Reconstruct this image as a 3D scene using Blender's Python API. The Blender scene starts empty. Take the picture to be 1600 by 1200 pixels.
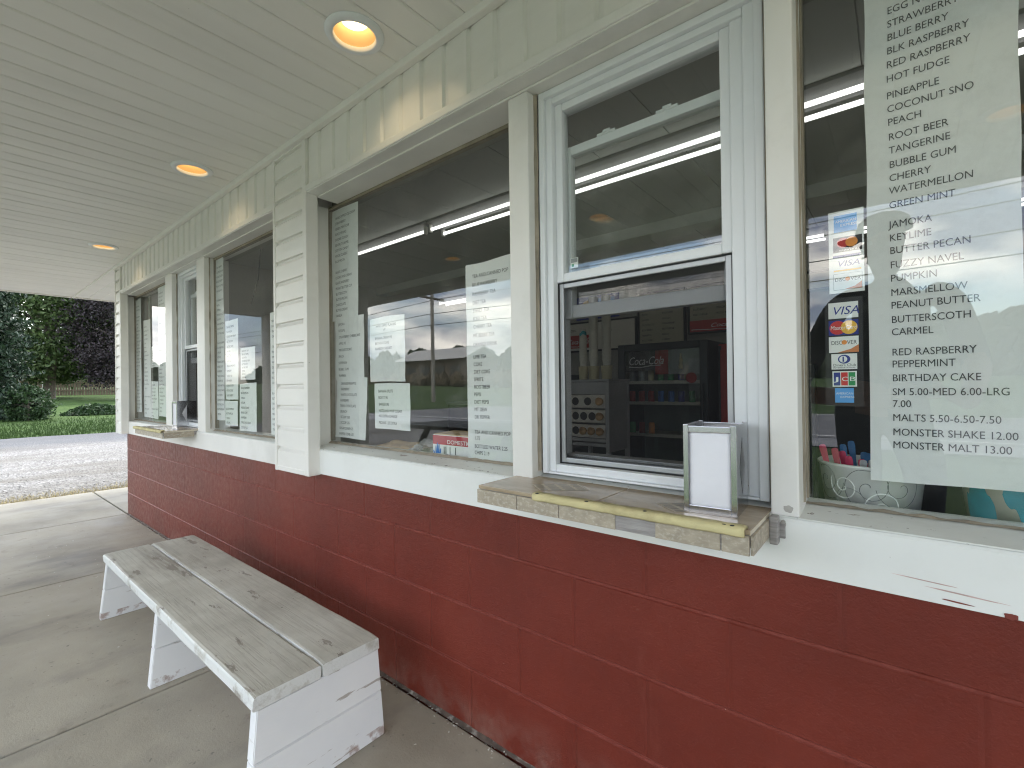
import bpy, bmesh, math, random
from mathutils import Vector, Matrix, noise
from math import sin, cos, pi, radians, sqrt
random.seed(7)
S = bpy.context.scene
COL = S.collection

# ---------------------------------------------------------------- camera, world, sun, exposure
YAW, PITCH, ROLL, FPX = .6859, .0047, -.0128, 734.96
CAM = Vector((0, -1.12, 1.14))
fw = Vector((-sin(YAW)*cos(PITCH), cos(YAW)*cos(PITCH), sin(PITCH)))
rt = Vector((cos(YAW), sin(YAW), 0)); up = rt.cross(fw)
r2 = rt*cos(ROLL)+up*sin(ROLL); u2 = -rt*sin(ROLL)+up*cos(ROLL)
cd = bpy.data.cameras.new('camera'); cam = bpy.data.objects.new('camera', cd); COL.objects.link(cam)
cd.sensor_width = 36; cd.lens = 36*FPX/1600; cd.clip_start = .01; cd.clip_end = 3000
m = Matrix((r2, u2, -fw)).transposed().to_4x4(); m.translation = CAM
cam.matrix_world = m
S.camera = cam

SUN_EL, SUN_ROT = radians(50), radians(-25)
w = bpy.data.worlds.new("World"); S.world = w; w.use_nodes = True
nt = w.node_tree; N = nt.nodes; L = nt.links; N.clear()
out = N.new('ShaderNodeOutputWorld'); bg = N.new('ShaderNodeBackground'); bg.inputs[1].default_value = .13
sky = N.new('ShaderNodeTexSky'); sky.sky_type = 'NISHITA'; sky.sun_disc = False
sky.sun_elevation = SUN_EL; sky.sun_rotation = SUN_ROT; sky.air_density = 1.2; sky.dust_density = 1.0
tc = N.new('ShaderNodeTexCoord'); mp = N.new('ShaderNodeMapping'); mp.inputs['Scale'].default_value = (1, 1, 2.4)
mp.inputs['Location'].default_value = (.35, .1, .2)
L.new(tc.outputs['Generated'], mp.inputs[0])
n1 = N.new('ShaderNodeTexNoise'); n1.inputs['Scale'].default_value = 2.6; n1.inputs['Detail'].default_value = 8; n1.inputs['Roughness'].default_value = .58
L.new(mp.outputs[0], n1.inputs[0])
cr = N.new('ShaderNodeValToRGB'); cr.color_ramp.elements[0].position = .42; cr.color_ramp.elements[1].position = .58
L.new(n1.outputs[0], cr.inputs[0])
n2 = N.new('ShaderNodeTexNoise'); n2.inputs['Scale'].default_value = 5.5; n2.inputs['Detail'].default_value = 6
L.new(mp.outputs[0], n2.inputs[0])
c2 = N.new('ShaderNodeValToRGB')
c2.color_ramp.elements[0].position = .42; c2.color_ramp.elements[0].color = (2.4, 2.75, 3.8, 1)
c2.color_ramp.elements[1].position = .60; c2.color_ramp.elements[1].color = (13.2, 12.6, 11.4, 1)
L.new(n2.outputs[0], c2.inputs[0])
mx = N.new('ShaderNodeMix'); mx.data_type = 'RGBA'
L.new(cr.outputs[0], mx.inputs[0]); L.new(sky.outputs[0], mx.inputs[6]); L.new(c2.outputs[0], mx.inputs[7])
L.new(mx.outputs[2], bg.inputs[0]); L.new(bg.outputs[0], out.inputs[0])

sd = bpy.data.lights.new('sun', 'SUN'); sd.energy = .8; sd.angle = radians(10); sd.color = (1, .95, .87)
so = bpy.data.objects.new('sun', sd); COL.objects.link(so)
# the sky texture's sun azimuth: rotation 0 = +Y, turning clockwise seen from above
sdir = Vector((sin(SUN_ROT)*cos(SUN_EL), cos(SUN_ROT)*cos(SUN_EL), sin(SUN_EL)))
so.rotation_euler = (-sdir).to_track_quat('-Z', 'Y').to_euler()
S.view_settings.view_transform = 'Standard'; S.view_settings.look = 'None'
S.view_settings.exposure = 2.25; S.view_settings.gamma = 1; S.view_settings.use_curve_mapping = False
S.cycles.use_denoising = True; S.cycles.filter_width = 1.15
S.cycles.max_bounces = 10; S.cycles.diffuse_bounces = 6; S.cycles.transparent_max_bounces = 16
S.cycles.sample_clamp_indirect = 4

# ---------------------------------------------------------------- materials
def newmat(name):
    m = bpy.data.materials.new(name); m.use_nodes = True
    return m, m.node_tree, m.node_tree.nodes['Principled BSDF']
def tex_coord(t, scale=(1, 1, 1)):
    c = t.nodes.new('ShaderNodeTexCoord'); p = t.nodes.new('ShaderNodeMapping'); p.inputs['Scale'].default_value = scale
    t.links.new(c.outputs['Object'], p.inputs[0]); return p.outputs[0]
def noise_n(t, vec, scale, detail=4, rough=.55):
    n = t.nodes.new('ShaderNodeTexNoise'); n.inputs['Scale'].default_value = scale; n.inputs['Detail'].default_value = detail
    n.inputs['Roughness'].default_value = rough; t.links.new(vec, n.inputs['Vector']); return n.outputs[0]
def ramp(t, fac, stops):
    r = t.nodes.new('ShaderNodeValToRGB'); e = r.color_ramp.elements
    while len(e) < len(stops): e.new(.5)
    for k, (p, c) in enumerate(stops):
        e[k].position = p; e[k].color = (*c, 1) if len(c) == 3 else c
    t.links.new(fac, r.inputs[0]); return r.outputs[0]
def mixc(t, fac, a, b, mode='MIX'):
    x = t.nodes.new('ShaderNodeMix'); x.data_type = 'RGBA'; x.blend_type = mode
    for s, v in ((0, fac), (6, a), (7, b)):
        if hasattr(v, 'node'): t.links.new(v, x.inputs[s])
        else: x.inputs[s].default_value = v if s == 0 else (*v, 1)
    return x.outputs[2]
def bump(t, b, h, strength=.3, dist=.01):
    n = t.nodes.new('ShaderNodeBump'); n.inputs['Strength'].default_value = strength; n.inputs['Distance'].default_value = dist
    t.links.new(h, n.inputs['Height']); t.links.new(n.outputs[0], b.inputs['Normal']); return n
def math_n(t, op, a, b=None):
    x = t.nodes.new('ShaderNodeMath'); x.operation = op
    for i, v in enumerate((a, b)):
        if v is None: continue
        if hasattr(v, 'node'): t.links.new(v, x.inputs[i])
        else: x.inputs[i].default_value = v
    return x.outputs[0]
def sc(c, k): return tuple(min(1, x*k) for x in c)
def paint(name, col, rough=.5, var=.12, scale=6, bmp=0, bscale=60, metal=0, spec=.5, dirt=None, dirt_amt=.5, dscale=3, stretch=(1, 1, 1)):
    m, t, b = newmat(name); v = tex_coord(t, stretch)
    c = ramp(t, noise_n(t, v, scale, 5), [(.3, sc(col, 1-var)), (.7, sc(col, 1+var*.6))])
    if dirt:
        mask = ramp(t, noise_n(t, v, dscale, 8, .68), [(.52, (0, 0, 0)), (.75, (dirt_amt,)*3)])
        c = mixc(t, mask, c, dirt)
    t.links.new(c, b.inputs['Base Color'])
    b.inputs['Roughness'].default_value = rough; b.inputs['Metallic'].default_value = metal
    b.inputs['Specular IOR Level'].default_value = spec
    if bmp: bump(t, b, noise_n(t, v, bscale, 5), bmp, .004)
    return m
def emit(name, col, strength):
    m, t, b = newmat(name); b.inputs['Base Color'].default_value = (*col, 1)
    b.inputs['Emission Color'].default_value = (*col, 1); b.inputs['Emission Strength'].default_value = strength
    return m

TRIM = paint('white_painted_trim', (.785, .77, .735), .42, .06, 3, .12, 25, dirt=(.40, .385, .34), dirt_amt=.30, dscale=2.2)
VINYL = paint('white_vinyl', (.78, .80, .82), .32, .04, 4, dirt=(.5, .48, .44), dirt_amt=.2, dscale=4)
SIDING = paint('cream_vinyl_siding', (.795, .775, .735), .40, .05, 1.5, .06, 300, dirt=(.5, .49, .42), dirt_amt=.2, dscale=1.8, stretch=(1, 1, 3))
SOFFIT = paint('white_soffit_panel', (.80, .785, .75), .45, .05, .9, .05, 200, dirt=(.46, .46, .42), dirt_amt=.2, dscale=1.2, stretch=(3, .6, 1))
CAULK = paint('old_caulk', (.30, .26, .20), .8, .3, 14, .6, 40)
DARK = paint('dark_gap', (.03, .028, .025), .9)
CLOTH = paint('smooth_white_board', (.79, .80, .775), .38, .04, 2.5, .06, 9, dirt=(.55, .52, .47), dirt_amt=.2, dscale=3)
SILLPAINT = paint('flaking_sill_paint', (.68, .69, .66), .45, .08, 3, .25, 20, dirt=(.42, .40, .35), dirt_amt=.4, dscale=9, stretch=(.6, 1, 1))
def chips(m, col, scale, lo, soft=.012, amt=.9, stretch=(1, 1, 1), regional=True):
    t = m.node_tree; b = t.nodes['Principled BSDF']; src = b.inputs['Base Color'].links[0].from_socket
    k = ramp(t, noise_n(t, tex_coord(t, stretch), scale, 5, .62), [(lo, (amt,)*3), (lo+soft, (0,)*3)])
    if regional: k = math_n(t, 'MULTIPLY', k, ramp(t, noise_n(t, tex_coord(t), 2.7, 3), [(.45, (0,)*3), (.55, (1,)*3)]))
    t.links.new(mixc(t, k, src, col), b.inputs['Base Color'])
chips(SILLPAINT, (.10, .075, .055), 46, .34); chips(SILLPAINT, (.26, .22, .18), 14, .30, stretch=(.4, 1, 1), regional=False)
chips(TRIM, (.20, .17, .14), 34, .25, regional=False); chips(CLOTH, (.16, .14, .13), 40, .24, regional=False); chips(SIDING, (.25, .22, .17), 30, .235, regional=False); chips(SOFFIT, (.22, .20, .17), 26, .24, regional=False)

def block_mat():
    m, t, b = newmat('red_painted_block')
    v = tex_coord(t); sep = t.nodes.new('ShaderNodeSeparateXYZ'); t.links.new(v, sep.inputs[0])
    big = noise_n(t, v, 2.3, 6, .6)
    c = ramp(t, big, [(.28, (.118, .0185, .011)), (.55, (.155, .0245, .0145)), (.8, (.185, .034, .020))])
    z = sep.outputs[2]
    band = None
    for h in (.609, .406, .2015):
        d = math_n(t, 'ABSOLUTE', math_n(t, 'SUBTRACT', z, h)); k = math_n(t, 'LESS_THAN', d, .0065)
        band = k if band is None else math_n(t, 'ADD', band, k)
    worn = ramp(t, noise_n(t, v, 11, 5, .7), [(.34, (.08,)*3), (.6, (.55,)*3)])
    worn_lit = math_n(t, 'MULTIPLY', band, worn)
    c = mixc(t, worn_lit, c, (.25, .065, .05))  # pinkish joint bands: worn paint plus the lit ridge put into the colour
    low = t.nodes.new('ShaderNodeMapRange'); low.inputs['From Min'].default_value = .16; low.inputs['From Max'].default_value = .0; t.links.new(z, low.inputs[0])
    c = mixc(t, math_n(t, 'MULTIPLY', low.outputs[0], ramp(t, noise_n(t, v, 9, 8, .7), [(.42, (0,)*3), (.7, (.55,)*3)])), c, (.24, .17, .14))
    scuff = ramp(t, noise_n(t, tex_coord(t, (1, 1, .35)), 5.5, 9, .7), [(.60, (0,)*3), (.76, (.40,)*3)])
    c = mixc(t, scuff, c, (.23, .06, .042))
    chips = ramp(t, noise_n(t, v, 38, 3, .6), [(.765, (0,)*3), (.78, (.8,)*3)])
    c = mixc(t, chips, c, (.55, .47, .42))
    # vertical joints, alternate courses
    x = sep.outputs[0]; vj = None
    for z0, z1, off in ((.609, .8, .317), (.406, .609, .107), (.2015, .406, .317), (-.1, .2015, .107)):
        f = math_n(t, 'ABSOLUTE', math_n(t, 'SUBTRACT', math_n(t, 'FLOORED_MODULO', math_n(t, 'SUBTRACT', x, off-.2), .406), .2))
        k = ramp(t, f, [(.0015, (1,)*3), (.0055, (0,)*3)])
        k = math_n(t, 'MULTIPLY', k, math_n(t, 'MULTIPLY', math_n(t, 'GREATER_THAN', z, z0), math_n(t, 'LESS_THAN', z, z1)))
        vj = k if vj is None else math_n(t, 'ADD', vj, k)
    fine = noise_n(t, v, 210, 4, .65); mid = noise_n(t, v, 60, 4, .6)
    h = math_n(t, 'ADD', math_n(t, 'MULTIPLY', fine, .55), math_n(t, 'MULTIPLY', mid, .6))
    t.links.new(c, b.inputs['Base Color'])
    t.links.new(ramp(t, noise_n(t, v, 30, 4), [(.3, (.30,)*3), (.7, (.52,)*3)]), b.inputs['Roughness'])
    b.inputs['Specular IOR Level'].default_value = .32
    nb = bump(t, b, h, .42, .005); n2_ = t.nodes.new('ShaderNodeBump'); n2_.inputs['Strength'].default_value = .6; n2_.inputs['Distance'].default_value = .004; n2_.invert = True
    t.links.new(vj, n2_.inputs['Height']); t.links.new(n2_.outputs[0], nb.inputs['Normal']); return m
BLOCK = block_mat()

def concrete_mat():
    m, t, b = newmat('grey_concrete'); v = tex_coord(t)
    c = ramp(t, noise_n(t, v, 1.3, 9, .62), [(.28, (.235, .215, .172)), (.5, (.35, .323, .262)), (.75, (.435, .404, .332))])
    st = ramp(t, noise_n(t, tex_coord(t, (1.4, .6, 1)), 1.9, 6, .6), [(.54, (0,)*3), (.70, (.55,)*3)])
    c = mixc(t, st, c, (.15, .145, .135))
    rust = ramp(t, noise_n(t, v, .8, 5, .6), [(.55, (0,)*3), (.75, (.25,)*3)])
    c = mixc(t, rust, c, (.30, .22, .15))
    sp = ramp(t, noise_n(t, v, 42, 4, .6), [(.28, (.7,)*3), (.36, (0,)*3)])
    c = mixc(t, sp, c, (.10, .095, .085))
    blot = ramp(t, noise_n(t, v, 6.5, 7, .7), [(.60, (0,)*3), (.72, (.5,)*3)])
    c = mixc(t, blot, c, (.14, .125, .10))
    ws = ramp(t, noise_n(t, v, 25, 3, .55), [(.745, (0,)*3), (.765, (.8,)*3)])
    c = mixc(t, ws, c, (.58, .57, .53))
    t.links.new(c, b.inputs['Base Color']); t.links.new(ramp(t, noise_n(t, v, 3, 5), [(.3, (.55,)*3), (.7, (.85,)*3)]), b.inputs['Roughness'])
    bump(t, b, noise_n(t, v, 120, 6, .7), .35, .003); return m
CONC = concrete_mat()

def bench_mat():
    m, t, b = newmat('peeling_white_bench_top'); v = tex_coord(t)
    gv = tex_coord(t, (1.2, 26, 26))
    ringv = tex_coord(t, (.35, 5.0, 5.0))
    wv = t.nodes.new('ShaderNodeTexWave'); wv.wave_type = 'BANDS'; wv.bands_direction = 'Y'; wv.inputs['Scale'].default_value = 16
    wv.inputs['Distortion'].default_value = 5; wv.inputs['Detail'].default_value = 3; wv.inputs['Detail Scale'].default_value = .7
    t.links.new(tex_coord(t, (.22, 1, 1)), wv.inputs[0])
    g = noise_n(t, gv, 3, 6, .6)
    paintc = ramp(t, noise_n(t, v, 3.2, 8, .65), [(.25, (.33, .315, .27)), (.5, (.475, .46, .405)), (.75, (.585, .575, .52))])
    lines = ramp(t, noise_n(t, tex_coord(t, (.9, 46, 46)), 1.6, 4, .6), [(.40, (0,)*3), (.47, (.42,)*3), (.50, (0,)*3)])
    paintc = mixc(t, lines, paintc, (.30, .275, .235))
    wood = ramp(t, g, [(.3, (.13, .11, .09)), (.7, (.30, .265, .22))])
    pn = noise_n(t, tex_coord(t, (.8, 2.6, 2)), 4.6, 9, .68)
    peel = ramp(t, pn, [(.59, (0,)*3), (.615, (.85,)*3)])
    c = mixc(t, peel, paintc, wood)
    bare = ramp(t, noise_n(t, tex_coord(t, (.7, 2, 2)), 2.3, 6, .6), [(.46, (0,)*3), (.60, (.8,)*3)])
    sep = t.nodes.new('ShaderNodeSeparateXYZ'); t.links.new(v, sep.inputs[0])
    back = math_n(t, 'GREATER_THAN', sep.outputs[1], -.405)
    c = mixc(t, math_n(t, 'MULTIPLY', bare, math_n(t, 'MULTIPLY', back, ramp(t, g, [(.35, (.2,)*3), (.6, (1,)*3)]))), c, (.25, .225, .19))
    ge = t.nodes.new('ShaderNodeNewGeometry'); sn = t.nodes.new('ShaderNodeSeparateXYZ'); t.links.new(ge.outputs['True Normal'], sn.inputs[0])
    edge = math_n(t, 'LESS_THAN', sn.outputs[2], .55)      # the plank edges keep a fresher coat of paint
    c = mixc(t, math_n(t, 'MULTIPLY', edge, ramp(t, noise_n(t, v, 9, 6, .65), [(.36, (.1,)*3), (.46, (.9,)*3)])), c, (.70, .715, .70))
    dots = ramp(t, noise_n(t, v, 38, 3, .6), [(.235, (.9,)*3), (.265, (0,)*3)])
    c = mixc(t, dots, c, (.05, .045, .04))
    t.links.new(c, b.inputs['Base Color']); b.inputs['Roughness'].default_value = .55
    h = math_n(t, 'SUBTRACT', math_n(t, 'MULTIPLY', g, .5), math_n(t, 'MULTIPLY', peel, .45))
    h = math_n(t, 'SUBTRACT', h, math_n(t, 'MULTIPLY', lines, .5))
    bump(t, b, h, .5, .004); return m
BENCHTOP = bench_mat()
def bench_leg_mat():
    m, t, b = newmat('white_painted_board'); v = tex_coord(t)
    c = ramp(t, noise_n(t, v, 3, 5), [(.3, (.70, .715, .735)), (.7, (.79, .80, .80))])
    crack = ramp(t, noise_n(t, tex_coord(t, (1, 2.2, 17)), 2.6, 5, .6), [(.645, (0,)*3), (.675, (.85,)*3)])
    c = mixc(t, crack, c, (.34, .31, .27))
    d = ramp(t, noise_n(t, v, 26, 4, .6), [(.22, (.8,)*3), (.27, (0,)*3)])
    c = mixc(t, d, c, (.12, .1, .085))
    sep = t.nodes.new('ShaderNodeSeparateXYZ'); t.links.new(v, sep.inputs[0])
    low = math_n(t, 'MULTIPLY', math_n(t, 'LESS_THAN', sep.outputs[2], .035), ramp(t, noise_n(t, v, 22, 4), [(.5, (0,)*3), (.6, (.7,)*3)]))
    c = mixc(t, low, c, (.27, .16, .12))
    t.links.new(c, b.inputs['Base Color']); b.inputs['Roughness'].default_value = .42
    bump(t, b, noise_n(t, tex_coord(t, (1, 4, 14)), 8, 5), .18, .003); return m
BENCHLEG = bench_leg_mat()

def gravel_mat():
    m, t, b = newmat('pale_limestone_gravel'); v = tex_coord(t)
    vo = t.nodes.new('ShaderNodeTexVoronoi'); vo.inputs['Scale'].default_value = 42; t.links.new(v, vo.inputs['Vector'])
    bw = t.nodes.new('ShaderNodeRGBToBW'); t.links.new(vo.outputs['Color'], bw.inputs[0])
    c = ramp(t, bw.outputs[0], [(.1, (.10, .098, .092)), (.5, (.225, .219, .207)), (.9, (.38, .37, .35))])
    tr = ramp(t, noise_n(t, tex_coord(t, (.5, .12, 1)), 1.6, 6, .6), [(.42, (0,)*3), (.62, (.75,)*3)])
    c = mixc(t, tr, c, (.135, .122, .10))
    sep = t.nodes.new('ShaderNodeSeparateXYZ'); t.links.new(v, sep.inputs[0])
    wob = math_n(t, 'MULTIPLY', noise_n(t, v, .9, 5), 2.2)
    xx = math_n(t, 'ADD', sep.outputs[0], wob)
    mr = t.nodes.new('ShaderNodeMapRange'); mr.inputs['From Min'].default_value = -12.6; mr.inputs['From Max'].default_value = -14.2; t.links.new(xx, mr.inputs[0])
    c = mixc(t, math_n(t, 'MULTIPLY', mr.outputs[0], .8), c, (.095, .099, .107))
    m3 = t.nodes.new('ShaderNodeMapRange'); m3.inputs['From Min'].default_value = -7.3; m3.inputs['From Max'].default_value = -6.2; t.links.new(math_n(t, 'ADD', sep.outputs[0], math_n(t, 'MULTIPLY', noise_n(t, v, 3, 5), 1.1)), m3.inputs[0])
    c = mixc(t, math_n(t, 'MULTIPLY', m3.outputs[0], .85), c, (.14, .12, .07))
    t.links.new(c, b.inputs['Base Color']); b.inputs['Roughness'].default_value = .9
    bump(t, b, vo.outputs['Distance'], .8, .03); return m
GRAVEL = gravel_mat()
def grass_mat(name, a, c, d):
    m, t, b = newmat(name); v = tex_coord(t)
    k = ramp(t, noise_n(t, tex_coord(t, (1, .25, 1)), .55, 9, .66), [(.3, a), (.52, c), (.75, d)])
    f = ramp(t, noise_n(t, v, 30, 5, .7), [(.3, (.55,)*3), (.7, (1,)*3)])
    k = mixc(t, 1.0, k, f, 'MULTIPLY')
    t.links.new(k, b.inputs['Base Color']); b.inputs['Roughness'].default_value = .85; b.inputs['Specular IOR Level'].default_value = .2
    bump(t, b, noise_n(t, v, 22, 6, .7), .9, .06); return m
GRASS = grass_mat('lawn_grass', (.04, .075, .019), (.07, .128, .03), (.105, .165, .045))
BLADE = grass_mat('grass_blades', (.04, .072, .02), (.06, .11, .027), (.095, .145, .042))
STRAW = paint('dry_grass', (.42, .36, .20), .9, .4, 30)
ASPH = paint('worn_asphalt', (.19, .19, .195), .85, .2, 4, .3, 90)
LANE = paint('grey_stone_dust', (.30, .30, .31), .9, .25, 5, .4, 60)
ROADPAINT = paint('road_paint', (.78, .78, .75), .6)
def leaf_mat(name, a, b_, tr=.25):
    m, t, b = newmat(name); v = tex_coord(t)
    gi = t.nodes.new('ShaderNodeNewGeometry')
    c = ramp(t, gi.outputs['Random Per Island'], [(0, a), (.55, tuple((x+y)/2 for x, y in zip(a, b_))), (1, b_)])
    t.links.new(c, b.inputs['Base Color']); b.inputs['Roughness'].default_value = .55; b.inputs['Specular IOR Level'].default_value = .35
    tb = t.nodes.new('ShaderNodeBsdfTranslucent'); t.links.new(c, tb.inputs[0])
    ms = t.nodes.new('ShaderNodeMixShader'); ms.inputs[0].default_value = tr
    o = t.nodes['Material Output']; t.links.new(b.outputs[0], ms.inputs[1]); t.links.new(tb.outputs[0], ms.inputs[2]); t.links.new(ms.outputs[0], o.inputs[0])
    return m
LEAF_SPRUCE = leaf_mat('blue_green_needles', (.009, .022, .012), (.030, .056, .027), .1)
LEAF_GREEN = leaf_mat('green_leaves', (.034, .064, .018), (.10, .145, .05))
LEAF_PURPLE = leaf_mat('purple_leaves', (.008, .006, .008), (.032, .022, .027), .1)
LEAF_LOW = leaf_mat('ground_leaves', (.015, .036, .012), (.038, .075, .024))
BARK = paint('bark', (.12, .10, .08), .9, .35, 8, .8, 20, stretch=(1, 1, .2))
FENCEWOOD = paint('weathered_fence_wood', (.15, .115, .08), .85, .35, 6, .3, 20, stretch=(4, 4, .4))

def glass_mat(name, seed, wav=.08, dirt=.10, ior=1.95):
    m = bpy.data.materials.new(name); m.use_nodes = True; t = m.node_tree; t.nodes.clear()
    o = t.nodes.new('ShaderNodeOutputMaterial'); tr = t.nodes.new('ShaderNodeBsdfTransparent'); gl = t.nodes.new('ShaderNodeBsdfGlossy')
    gl.inputs['Roughness'].default_value = 0.0; tr.inputs[0].default_value = (.94, .965, .95, 1)
    fr = t.nodes.new('ShaderNodeFresnel'); 
    gm = t.nodes.new('ShaderNodeNewGeometry')   # same reflectance from either side
    io = math_n(t, 'ADD', math_n(t, 'MULTIPLY', gm.outputs['Backfacing'], 1/ior-ior), ior); t.links.new(io, fr.inputs[0])
    c = t.nodes.new('ShaderNodeTexCoord'); mpn = t.nodes.new('ShaderNodeMapping'); mpn.inputs['Location'].default_value = (seed, 0, seed*.7)
    t.links.new(c.outputs['Object'], mpn.inputs[0])
    n = noise_n(t, mpn.outputs[0], .9, 1, .4)
    bn = t.nodes.new('ShaderNodeBump'); bn.inputs['Strength'].default_value = wav; bn.inputs['Distance'].default_value = .02
    t.links.new(n, bn.inputs['Height']); t.links.new(bn.outputs[0], gl.inputs['Normal'])
    ms = t.nodes.new('ShaderNodeMixShader'); t.links.new(fr.outputs[0], ms.inputs[0]); t.links.new(tr.outputs[0], ms.inputs[1]); t.links.new(gl.outputs[0], ms.inputs[2])
    df = t.nodes.new('ShaderNodeBsdfDiffuse'); df.inputs[0].default_value = (.6, .6, .56, 1)
    a = ramp(t, noise_n(t, mpn.outputs[0], 7, 8, .72), [(.50, (.006,)*3), (.78, (dirt*1.3,)*3)])
    m2 = t.nodes.new('ShaderNodeMixShader'); t.links.new(a, m2.inputs[0]); t.links.new(ms.outputs[0], m2.inputs[1]); t.links.new(df.outputs[0], m2.inputs[2])
    t.links.new(m2.outputs[0], o.inputs[0]); return m
GLASS = glass_mat('window_glass', 1.3)
GLASS2 = glass_mat('old_window_glass', 4.1, .12, .12, 1.42)
CLEAR = glass_mat('clear_plastic', 2.0, .3, .3, 1.45)
def screen_mat():
    m = bpy.data.materials.new('insect_screen'); m.use_nodes = True; t = m.node_tree; t.nodes.clear()
    o = t.nodes.new('ShaderNodeOutputMaterial'); tr = t.nodes.new('ShaderNodeBsdfTransparent'); df = t.nodes.new('ShaderNodeBsdfDiffuse')
    df.inputs[0].default_value = (.025, .025, .027, 1); ms = t.nodes.new('ShaderNodeMixShader')
    v = t.nodes.new('ShaderNodeTexCoord'); s = t.nodes.new('ShaderNodeSeparateXYZ'); t.links.new(v.outputs['Object'], s.inputs[0])
    fx = math_n(t, 'LESS_THAN', math_n(t, 'FLOORED_MODULO', s.outputs[0], .0016), .00042)
    fz = math_n(t, 'LESS_THAN', math_n(t, 'FLOORED_MODULO', s.outputs[2], .0016), .00042)
    t.links.new(math_n(t, 'MAXIMUM', fx, fz), ms.inputs[0]); t.links.new(tr.outputs[0], ms.inputs[1]); t.links.new(df.outputs[0], ms.inputs[2])
    t.links.new(ms.outputs[0], o.inputs[0]); return m
SCREEN = screen_mat()
ALU = paint('grey_aluminium', (.42, .43, .44), .4, .12, 8, metal=.5)
CHROME = paint('chrome', (.58, .58, .60), .22, .15, 9, .1, 14, metal=1)
RUBBER = paint('black_rubber', (.02, .02, .02), .7)
def paper_mat():
    m, t, b = newmat('white_paper'); v = tex_coord(t)
    c = ramp(t, noise_n(t, v, 3, 4), [(.3, (.88, .89, .885)), (.7, (.92, .92, .915))])
    t.links.new(c, b.inputs['Base Color']); b.inputs['Roughness'].default_value = .7
    tb = t.nodes.new('ShaderNodeBsdfTranslucent'); tb.inputs[0].default_value = (.8, .82, .8, 1)
    ms = t.nodes.new('ShaderNodeMixShader'); ms.inputs[0].default_value = .18
    t.links.new(b.outputs[0], ms.inputs[1]); t.links.new(tb.outputs[0], ms.inputs[2]); t.links.new(ms.outputs[0], t.nodes['Material Output'].inputs[0])
    bump(t, b, noise_n(t, v, 5, 2), .25, .02); return m
PAPER = paper_mat()
INK = paint('black_ink', (.045, .05, .055), .6, .05)
INKGREY = paint('grey_ink', (.10, .11, .12), .6, .05)
def flat(name, col, rough=.5, **k): return paint(name, col, rough, .06, 8, **k)
BLUE = flat('card_blue', (.03, .19, .62)); NAVY = flat('card_navy', (.015, .03, .26)); RED = flat('card_red', (.62, .03, .03))
ORANGE = flat('card_orange', (.85, .30, .05)); YEL = flat('card_yellow', (.86, .50, .06)); WHITE = flat('card_white', (.86, .865, .855))
BLACK = flat('card_black', (.012, .012, .014)); CGREEN = flat('card_green', (.03, .30, .10)); GREYB = flat('card_grey', (.30, .32, .33))
SKYB = flat('card_sky_blue', (.10, .38, .80)); DISC = flat('card_copper', (.62, .22, .08))
FOAM = paint('yellow_foam', (.62, .55, .30), .9, .18, 9, .5, 60, dirt=(.30, .22, .12), dirt_amt=.6, dscale=14)
def tile_mat():
    m, t, b = newmat('beige_ceramic_tile'); v = tex_coord(t)
    c = ramp(t, noise_n(t, tex_coord(t, (1, 3, 1)), 7, 8, .62), [(.3, (.30, .225, .145)), (.55, (.41, .325, .225)), (.8, (.50, .42, .32))])
    t.links.new(c, b.inputs['Base Color']); b.inputs['Roughness'].default_value = .22
    bump(t, b, noise_n(t, v, 18, 3), .12, .004); return m
TILE = tile_mat()
TILEDARK = paint('dark_tile_inlay', (.26, .205, .14), .3, .25, 60)
GROUT = paint('pale_grout', (.62, .56, .46), .7, .15, 20)
EDGETILE = paint('mottled_edge_tile', (.40, .345, .265), .5, .2, 40, .5, 30, dirt=(.60, .57, .50), dirt_amt=.95, dscale=80, stretch=(1, 1, 1.6))
GREYWOOD = paint('grey_bare_wood', (.33, .31, .30), .8, .35, 12, .4, 30, stretch=(1, 1, 14))
# interior
INWALL = paint('interior_wall', (.30, .295, .265), .6, .06, 2)
INCEIL = paint('ceiling_panel', (.42, .43, .40), .7, .06, 1)
INFLOOR = paint('interior_floor', (.16, .13, .11), .4, .2, 3)
TUBE = emit('lit_tube', (1, 1, .97), .42)
LAMPGLOW = emit('lit_bulb', (1, .77, .40), 1.1)
HOUSING = paint('strip_light_housing', (.20, .20, .195), .5)
REFLECTOR = paint('warm_reflector', (.62, .44, .24), .4, .05)
STEEL = paint('grey_steel', (.36, .36, .36), .45, .1, 5)
CUPW = paint('paper_cup_white', (.66, .63, .55), .5, .05, 8)
CONEM = paint('wafer_cone', (.50, .31, .14), .7, .2, 30)
CREAM = paint('cream_plastic', (.62, .55, .36), .5, .1, 10)
COOLDK = paint('black_cooler', (.015, .022, .024), .35, .2, 5)
COOLIN = paint('cooler_interior', (.20, .26, .25), .5, .1, 5)  # pale teal: the lit look of the cooler is put into the colour
COLARED = paint('cola_red', (.42, .035, .025), .45, .06, 6)
BOARD = paint('menu_board_face', (.38, .36, .27), .6, .05, 4)
TAN = paint('tan_wood', (.52, .38, .22), .6, .25, 5, stretch=(1, 6, 1))

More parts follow.
